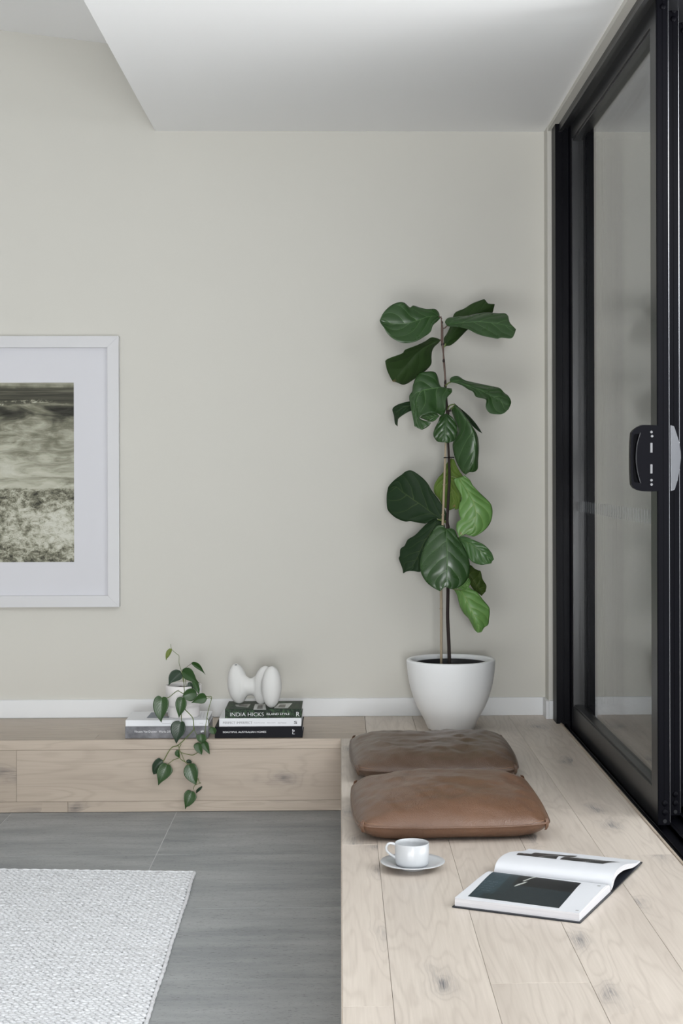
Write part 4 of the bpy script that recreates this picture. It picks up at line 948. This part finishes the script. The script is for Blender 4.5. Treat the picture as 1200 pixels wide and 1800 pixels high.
# ------------------------------------------------------------------ leather cushions
def cushion(label, corners, zs, ztop, m, seed, pz=.0):
    """corners: FL, FR, BL, BR of the seam loop (world x,y)"""
    FL, FR, BL, BR = [Vector(c) for c in corners]; c0 = (FL+FR+BL+BR)/4
    e = empty('floor_cushion', (c0.x, c0.y, 0), label, 'cushion', 'leather floor cushions')
    n = 64
    def plan(u, v):
        # superellipse-like pinch: edges bow outward a little between corners
        a, b = (u+1)/2, (v+1)/2
        bo = .011
        p = FL*(1-a)*(1-b)+FR*a*(1-b)+BL*(1-a)*b+BR*a*b
        ex = bo*(1-v*v)*u; ey = bo*.9*(1-u*u)*v
        # rounded corners
        rc = .010*max(0, (abs(u)*abs(v))**18)
        d = (c0-p).normalized()*rc*1.2
        return Vector((p.x+ex+d.x, p.y+ey+d.y))
    def seamz(u, v):
        return zs+.006*(abs(u*v))**4+.003*math.sin(3*u+seed)*(1-abs(v)**8)
    def sm(x): return max(0.0, 1-abs(x)**6)**.62
    def creases(p, w):
        q = Vector((p.x*7, p.y*16, seed)); r = mnoise.noise(q)*.5+mnoise.noise(q*2.1+Vector((3, 1, 0)))*.3
        a = mnoise.noise(Vector((p.x*26+p.y*12, p.y*9, seed+4)))
        c3 = mnoise.noise(Vector((p.x*34-p.y*20, p.y*30+p.x*8, seed+9))); fr = max(0, .6+.4*math.sin(seed))
        return (r*.010+a*.0058+c3*.0016)*w
    def build(top):
        vs = []; fs = []
        for j in range(n+1):
            for i in range(n+1):
                u = math.sin((i/n*2-1)*PI/2)*.5+(i/n*2-1)*.5; v = math.sin((j/n*2-1)*PI/2)*.5+(j/n*2-1)*.5
                p = plan(u, v); k = sm(u)*sm(v); edge = min(1, (1-max(abs(u), abs(v)))*9)
                if top:
                    dome = .74+.26*(1-u*u)**.6*(1-v*v)**.4
                    z = seamz(u, v)+(ztop-zs)*k*dome+creases(p, edge)
                else:
                    z = seamz(u, v)-(zs-.001)*min(1, k*1.25)
                    if z < .0012 or k > .9: z = .0012
                    inn = 1-.5*(1-k)*0
                    p = p+(c0-p)*.0
                # pull the lower body in slightly under the seam
                if not top:
                    sh = .016*(1-math.exp(-((1-max(abs(u), abs(v)))*26)))*0
                vs.append((p.x, p.y, z))
        for j in range(n):
            for i in range(n):
                a = j*(n+1)+i; q = (a, a+1, a+n+2, a+n+1)
                fs.append(q if top else q[::-1])
        return me_py('s', vs, fs)
    o = obj('top_panel', build(True), m, e, True)
    o = obj('bottom_panel', build(False), m, e, True)
    # welt and stitches along the seam loop
    loop = []
    for k in range(160):
        t = k/160*4
        s = int(t); f = (t-s)*2-1
        u, v = [(f, -1), (1, f), (-f, 1), (-1, -f)][s]
        p = plan(u, v); loop.append(Vector((p.x, p.y, seamz(u, v))))
    P = loop+loop[:1]
    obj('welt', tube('welt', P, .0028, 2, 8, False), m, e, True)
    bm = bmesh.new()
    for k in range(520):
        t = k/520*160; i = int(t); f = t-i; p = P[i]*(1-f)+P[min(i+1, 160)]*f; q = P[min(i+1, 160)]-P[i]
        ang = math.atan2(q.y, q.x); inn = (Vector((c0.x, c0.y, p.z))-p).normalized()
        pos = p+inn*.0045+Vector((0, 0, .0068))
        r = bmesh.ops.create_cube(bm, size=1, matrix=Matrix.Translation(pos) @ Matrix.Rotation(ang, 4, 'Z') @ Matrix.Diagonal((.0026, .0012, .0010, 1)))
    st = obj('stitching', bm_me('stitching', bm), M['thread'], e); st['kind'] = 'stuff'
    # gathered corner pleats
    for (u, v) in ((1, -1), (-1, -1), (1, 1), (-1, 1)):
        p = plan(u, v); z = seamz(u, v)
        out = (Vector((p.x, p.y))-c0).normalized()
        b2 = []
        for kx in (-1, 0, 1):
            side = Vector((-out.y, out.x))*kx*.0036
            b2.append(tube('c', [Vector((p.x+side.x-out.x*.006, p.y+side.y-out.y*.006, z+.013)), Vector((p.x+side.x+out.x*.0005, p.y+side.y+out.y*.0005, z+.006)), Vector((p.x+side.x+out.x*.001, p.y+side.y+out.y*.001, z-.008)), Vector((p.x+side.x-out.x*.004, p.y+side.y-out.y*.004, z-.020))], [.0008, .0020, .0022, .0008], 4, 8))
        obj('corner_pleat', join_me('corner_pleat', b2), m, e, True)
    return e
def seamp(u, v, z): p = onZ(u, v, z); return (p.x, p.y)
zs = .042
cushion('tan leather floor cushion nearest the cup, in front of the other cushion', [seamp(631.5, 1456, zs), seamp(967, 1451, zs), seamp(619, 1381, zs), seamp(922, 1372, zs)], zs, .105, M['leather'], 1.3)
cushion('leather floor cushion nearest the white planter', [seamp(624.5, 1356.5, zs), seamp(911, 1356, zs), seamp(617, 1301, zs), seamp(884, 1300, zs)], zs, .098, M['leather2'], 5.1)

# ------------------------------------------------------------------ cup and saucer
sc_ = onZ(725, 1515, .017)
sau = empty('saucer', (sc_.x, sc_.y, 0), 'white porcelain saucer on the floorboards under the cup', 'saucer')
rs = 57/(F/sc_.y)
obj('dish', move(lathe('dish', [(0, .005), (.026, .005), (.0275, .0005), (.0295, .0005), (.031, .0045), (.050, .0095), (.068, .0150), (rs-.001, .0178), (rs, .0188), (rs-.0008, .0196), (.066, .0178), (.048, .0125), (.033, .0085), (0, .0078)], 96), (sc_.x, sc_.y, 0.0003)), M['porcelain'], sau, True)
cp = empty('teacup', (sc_.x-.0015, sc_.y, .0092), 'straight-sided white porcelain cup standing on the saucer', 'cup')
rc = 30/(F/sc_.y); zc0 = .0092; zt_ = onY(724, 1480.5, sc_.y).z
prof = [(0, zc0+.001), (rc-.010, zc0+.001), (rc-.009, zc0), (rc-.007, zc0), (rc-.0035, zc0+.0025), (rc-.0008, zc0+.007), (rc-.0002, zc0+.02), (rc, zt_-.001), (rc-.0007, zt_), (rc-.0018, zt_-.0004), (rc-.0024, zt_-.01), (rc-.003, zc0+.008), (rc-.008, zc0+.004), (0, zc0+.0035)]
obj('bowl', move(lathe('bowl', prof, 96), (sc_.x-.0015, sc_.y, 0)), M['porcelain'], cp, True)
def q4(a, b, y=0): return onY(650+a/8, 1450+b/8, sc_.y-.002+y)
hp_ = [q4(362, 275), q4(320, 262), q4(285, 258), q4(248, 275), q4(229, 320), q4(240, 365), q4(280, 405), q4(325, 435), q4(368, 462)]
o = obj('handle', tube('handle', hp_, [.0034, .0032, .003, .003, .003, .003, .0032, .0034, .004], 8, 12), M['porcelain'], cp, True)

# ------------------------------------------------------------------ open book
def open_book():
    B0 = Vector((.520, 3.262, 0)); B0 = onZ(1019.5, 1624, 0); A0 = onZ(794.5, 1595.5, 0); D0 = onZ(1138, 1521, 0)
    ax = (A0-B0); La = ax.length; ax.normalize(); bx = Vector((-ax.y, ax.x, 0)); bx = bx if bx.dot(D0-B0) > 0 else -bx
    T = (D0-B0).dot(bx); k = T/.545
    e = empty('open_book', (B0+ax*La/2+bx*T/2), 'thick open picture book lying face up on the floorboards', 'book')
    def W(a, q, z): return B0+ax*a+bx*(q*k)+Vector((0, 0, z))
    ov = .004
    # covers
    def slab(nm, prof, a0, a1, m, na=1):
        """closed polygon profile (q,z) swept along a"""
        n = len(prof); vs = []; fs = []
        for i in range(na+1):
            a = a0+(a1-a0)*i/na
            vs += [W(a, q, z) for q, z in prof]
        for i in range(na):
            for j in range(n):
                j2 = (j+1) % n; fs.append((i*n+j, i*n+j2, (i+1)*n+j2, (i+1)*n+j))
        fs.append(tuple(range(n))); fs.append(tuple(na*n+j for j in range(n))[::-1])
        me = me_py(nm, vs, fs); b = bmesh.new(); b.from_mesh(me); bmesh.ops.triangulate(b, faces=[f for f in b.faces if len(f.verts) > 4]); bmesh.ops.recalc_face_normals(b, faces=b.faces); b.to_mesh(me); b.free()
        return obj(nm, me, m, e)
    slab('front_cover', [(0, .0004), (.266, .0004), (.266, .0032), (0, .0032)], 0, La, M['navycover'])
    slab('spine', [(.268, .0004), (.284, .0010), (.284, .0034), (.268, .0030)], 0, La, M['graphite'])
    slab('back_cover', [(.286, .0010), (.545, .0040), (.545, .0068), (.286, .0038)], 0, La, M['navycover'])
    ft = [(.006, .0205), (.012, .0212), (.05, .0225), (.10, .0245), (.15, .0268), (.19, .0280), (.22, .0275), (.24, .0245), (.253, .0195), (.262, .0125)]
    fb = [(.262, .0040), (.006, .0034)]
    bt = [(.2695, .0125), (.272, .0200), (.279, .0290), (.292, .0360), (.315, .0400), (.345, .0405), (.385, .0370), (.425, .0300), (.465, .0215), (.50, .0145), (.538, .0110)]
    bb_ = [(.538, .0072), (.50, .0080), (.465, .0110), (.425, .0175), (.385, .0240), (.345, .0270), (.315, .0260), (.295, .0200), (.284, .0110), (.2700, .0050)]
    def dense(p):
        P = np.array(p); t = np.linspace(0, len(p)-1, (len(p)-1)*5+1); C = catmull(P, t); return [tuple(c) for c in C]
    ftd, btd, bbd = dense(ft), dense(bt), dense(bb_)
    m_in = ov
    for nm, prof, top in (('left_pages', ftd+fb, ftd), ('right_pages', btd+bbd, btd)):
        o = slab(nm, prof, m_in, La-m_in, M['pages_edge'], 2)
        # top sheet
        n = len(top); vs = [W(m_in-.0003+(La-2*m_in+.0006)*i/8, q, z+.0003) for i in range(9) for q, z in top]
        fs = [(i*n+j, i*n+j+1, (i+1)*n+j+1, (i+1)*n+j) for i in range(8) for j in range(n-1)]
        s = obj('page_sheet', me_py('page_sheet', vs, fs), M['page'], e, True)
    # loose leaves lifting at the right-hand end of the right pages
    def surf(q, top):
        Q = [p[0] for p in top]; Zs = [p[1] for p in top]; return float(np.interp(q, Q, Zs))
    def patch(nm, corners, top, colf, n1=200, n2=100, lift=.0006):
        """corners px TL,TR,BR,BL, mapped on the curved page; colour from colf(s,t)"""
        aq = []
        for (u, v) in corners:
            z = .026
            for _ in range(6):
                p = onZ(u, v, z); d = p-B0; q = d.dot(bx)/k; z = surf(q, top)
            aq.append((d.dot(ax), q))
        vs = []; cs = []
        for j in range(n2+1):
            for i in range(n1+1):
                s, t = i/n1, j/n2
                a = (aq[0][0]*(1-s)+aq[1][0]*s)*(1-t)+(aq[3][0]*(1-s)+aq[2][0]*s)*t
                q = (aq[0][1]*(1-s)+aq[1][1]*s)*(1-t)+(aq[3][1]*(1-s)+aq[2][1]*s)*t
                vs.append(W(a, q, surf(q, top)+lift)); cs.append(colf(s, t)+(1,))
        fs = [(j*(n1+1)+i, j*(n1+1)+i+1, (j+1)*(n1+1)+i+1, (j+1)*(n1+1)+i) for j in range(n2) for i in range(n1)]
        me = me_py(nm, vs, fs); ca = me.color_attributes.new('print', 'FLOAT_COLOR', 'POINT'); ca.data.foreach_set('color', np.array(cs, dtype=np.float32).ravel())
        return obj(nm, me, M['print'], e)
    def z5(x, y): return (780+x/3.243, 1470+y/3.243)
    def room(s, t):
        nz = mnoise.noise(Vector((s*9, t*60, 1)))*.5+mnoise.noise(Vector((s*90, t*8, 2)))*.5
        lw = .235-.0*t
        if s < .03+.20*(1) and s < .235:                              # slatted side wall
            v = .030+.022*(1-t)+.010*nz+(.008 if int((s*30+t*9)) % 2 else 0)
            if t > .80+.0*s and s > .12: v *= .55
            c = (v*.55, v*1.0, v*1.25)
            if .34 < t < .75 and s < .17 and (int(t*38) % 3 == 0) and mnoise.noise(Vector((s*160, t*38, 5))) > -.1: c = (c[0]+.05, c[1]+.06, c[2]+.07)
        elif s < .33 and t < .78:
            v = .020+.012*(1-t)+.006*nz; c = (v*.6, v, v*1.2)
        elif t < .42:
            v = .010+.004*nz; c = (v*.8, v*.9, v*1.05)
        else:
            v = .022+.012*nz; c = (v*.6, v*.95, v*1.15)
        if t < .47:
            cxs = .485-.075*(t/.25) if t < .25 else .455-.085*((t-.25)/.22)
            if abs(s-cxs) < (.010 if t < .25 else .020*(1-((t-.36)/.12)**2)): c = (.50, .52, .49) if t < .25 or s < cxs+.006 else (.16, .16, .15)
        return tuple(max(.002, x) for x in c)
    patch('page_photo', [z5(283, 204), z5(783, 268), z5(655, 411), z5(136, 343)], ftd, room)['label'] = 'dark blue-green printed photograph of an interior'
    def strip(s, t):
        v = .020+.05*max(0, mnoise.noise(Vector((s*5, t*3, 9)))+.15)
        if abs(s-.80+.25*t) < .02 or (t < .4 and s < .35 and mnoise.noise(Vector((s*14, t*6, 3))) > .15): v = .35
        return (v, v*.97, v)
    patch('page_photo', [z5(425, 96), z5(655, 116), z5(640, 131), z5(413, 107)], btd, strip, 40, 10)
    patch('page_photo', [z5(690, 118), z5(1005, 149), z5(905, 159), z5(660, 133)], btd, strip, 40, 10)
    patch('page_photo', [z5(520, 92), z5(760, 112), z5(730, 121), z5(500, 102)], btd, strip, 40, 10)
    # small captions
    for (x, y) in ((884, 285), (760, 425)):
        patch('caption', [z5(x-8, y-4), z5(x+10, y-2), z5(x+6, y+2), z5(x-12, y)], ftd, lambda s, t: (.3, .3, .3), 4, 2)
open_book()

# ------------------------------------------------------------------ rug
def rug():
    z0 = ZF; th = .009
    cA = onZ(340, 1532, z0+th); cB = onZ(253, 1800, z0+th); cL = onZ(0, 1527.5, z0+th)
    e = empty('woven_rug', (cA.x-1.0, cA.y-1.2, z0), 'chunky braided pale grey wool rug on the tiled floor', 'rug')
    ey = (cB-cA).normalized(); ex = (cL-cA).normalized()          # directions away from the far right corner
    def P(a, b, z=0): return cA+ex*a+ey*b+Vector((0, 0, z))
    # backing slab
    bm = bmesh.new(); q = [P(.006, .006), P(2.3, .006), P(2.3, 2.7), P(.006, 2.7)]
    lo = [bm.verts.new((p.x, p.y, z0+.0008)) for p in q]; hi = [bm.verts.new((p.x, p.y, z0+th-.0035)) for p in q]
    bm.faces.new(lo[::-1]); bm.faces.new(hi)
    for i in range(4): bm.faces.new((lo[i], lo[(i+1) % 4], hi[(i+1) % 4], hi[i]))
    obj('rug_backing', bm_me('rug_backing', bm), M['wool'], e)
    # stitches
    ua, ub = ex, ey
    rng = np.random.RandomState(3)
    pitchb, pitcha = .0138, .0172
    na, nb = int(1.55/pitcha), int(2.15/pitchb)
    # template: low-poly ellipsoid
    nu, nvv = 8, 4
    tv = []
    for j in range(1, nvv):
        for i in range(nu):
            a = 2*PI*i/nu; b = PI*j/nvv; tv.append((math.cos(b), math.sin(b)*math.cos(a), math.sin(b)*math.sin(a)))
    tv.append((1, 0, 0)); tv.append((-1, 0, 0)); tv = np.array(tv); tf = []
    for j in range(nvv-2):
        for i in range(nu): tf.append((j*nu+i, j*nu+(i+1) % nu, (j+1)*nu+(i+1) % nu, (j+1)*nu+i))
    t3 = [(len(tv)-2, (i+1) % nu, i) for i in range(nu)]+[(len(tv)-1, (nvv-2)*nu+i, (nvv-2)*nu+(i+1) % nu) for i in range(nu)]
    # only the upper side is needed but keep the body closed
    V = []; q4_ = []; q3_ = []; off = 0
    exn = np.array(ex); eyn = np.array(ey); c0 = np.array(cA)
    for r in range(nb):
        wob_r = .0022*mnoise.noise(Vector((0, r*.7, 2)))
        for c in range(na):
            a = c*pitcha+(pitcha*.5 if r % 2 else 0)+.006+rng.uniform(-.0012, .0012); b = r*pitchb+.006+rng.uniform(-.0009, .0009)+.004*mnoise.noise(Vector((c*.09, r*.12, 1)))
            ang = (0.52 if r % 2 else -0.52)+rng.uniform(-.16, .16)
            l = .0122*rng.uniform(.85, 1.12); wd = .0067*rng.uniform(.88, 1.15); h = .0046*rng.uniform(.7, 1.2)
            d = exn*math.cos(ang)+eyn*math.sin(ang); n = -exn*math.sin(ang)+eyn*math.cos(ang)
            cc = c0+exn*a+eyn*b+np.array([0, 0, -.0042+rng.uniform(-.0008, .0008)+.0012*mnoise.noise(Vector((c*.2, r*.2, 7)))])
            V.append(cc+tv[:, :1]*l*d+tv[:, 1:2]*wd*n+tv[:, 2:3]*np.array([[0, 0, h]])+tv[:, :1]*np.array([[0, 0, .0016]]))
            off += 1
    V = np.concatenate(V); K = len(tv)
    base = (np.arange(off)*K)[:, None, None]
    F4 = (np.array(tf)[None]+base).reshape(-1, 4); F3 = (np.array(t3)[None]+base).reshape(-1, 3)
    me = bpy.data.meshes.new('braided_wool')
    me.vertices.add(len(V)); me.vertices.foreach_set('co', V.astype(np.float32).ravel())
    nl = len(F4)*4+len(F3)*3; me.loops.add(nl)
    me.loops.foreach_set('vertex_index', np.concatenate([F4.ravel(), F3.ravel()]).astype(np.int32))
    me.polygons.add(len(F4)+len(F3))
    me.polygons.foreach_set('loop_start', np.concatenate([np.arange(len(F4))*4, len(F4)*4+np.arange(len(F3))*3]).astype(np.int32))
    me.update(calc_edges=True); me.validate()
    o = obj('braided_wool', me, M['wool'], e, True); o['kind'] = 'stuff'
    # rolled edge along the right side and the far side
    for (f, n_, nm) in ((lambda t: P(-.003+.003*mnoise.noise(Vector((t*5, 0, 0))), t, -.0035), 2.2, 'side_binding'), (lambda t: P(t, -.002+.0025*mnoise.noise(Vector((t*6, 4, 0))), -.0042), 1.6, 'end_binding')):
        pts = [f(n_*i/140) for i in range(141)]
        for p in pts: p.z = max(p.z, z0+.0052)
        rr = [.0050+.0010*math.sin(i*2.2) for i in range(141)]
        obj(nm, tube(nm, pts, rr, 2, 8), M['wool'], e, True)
rug()
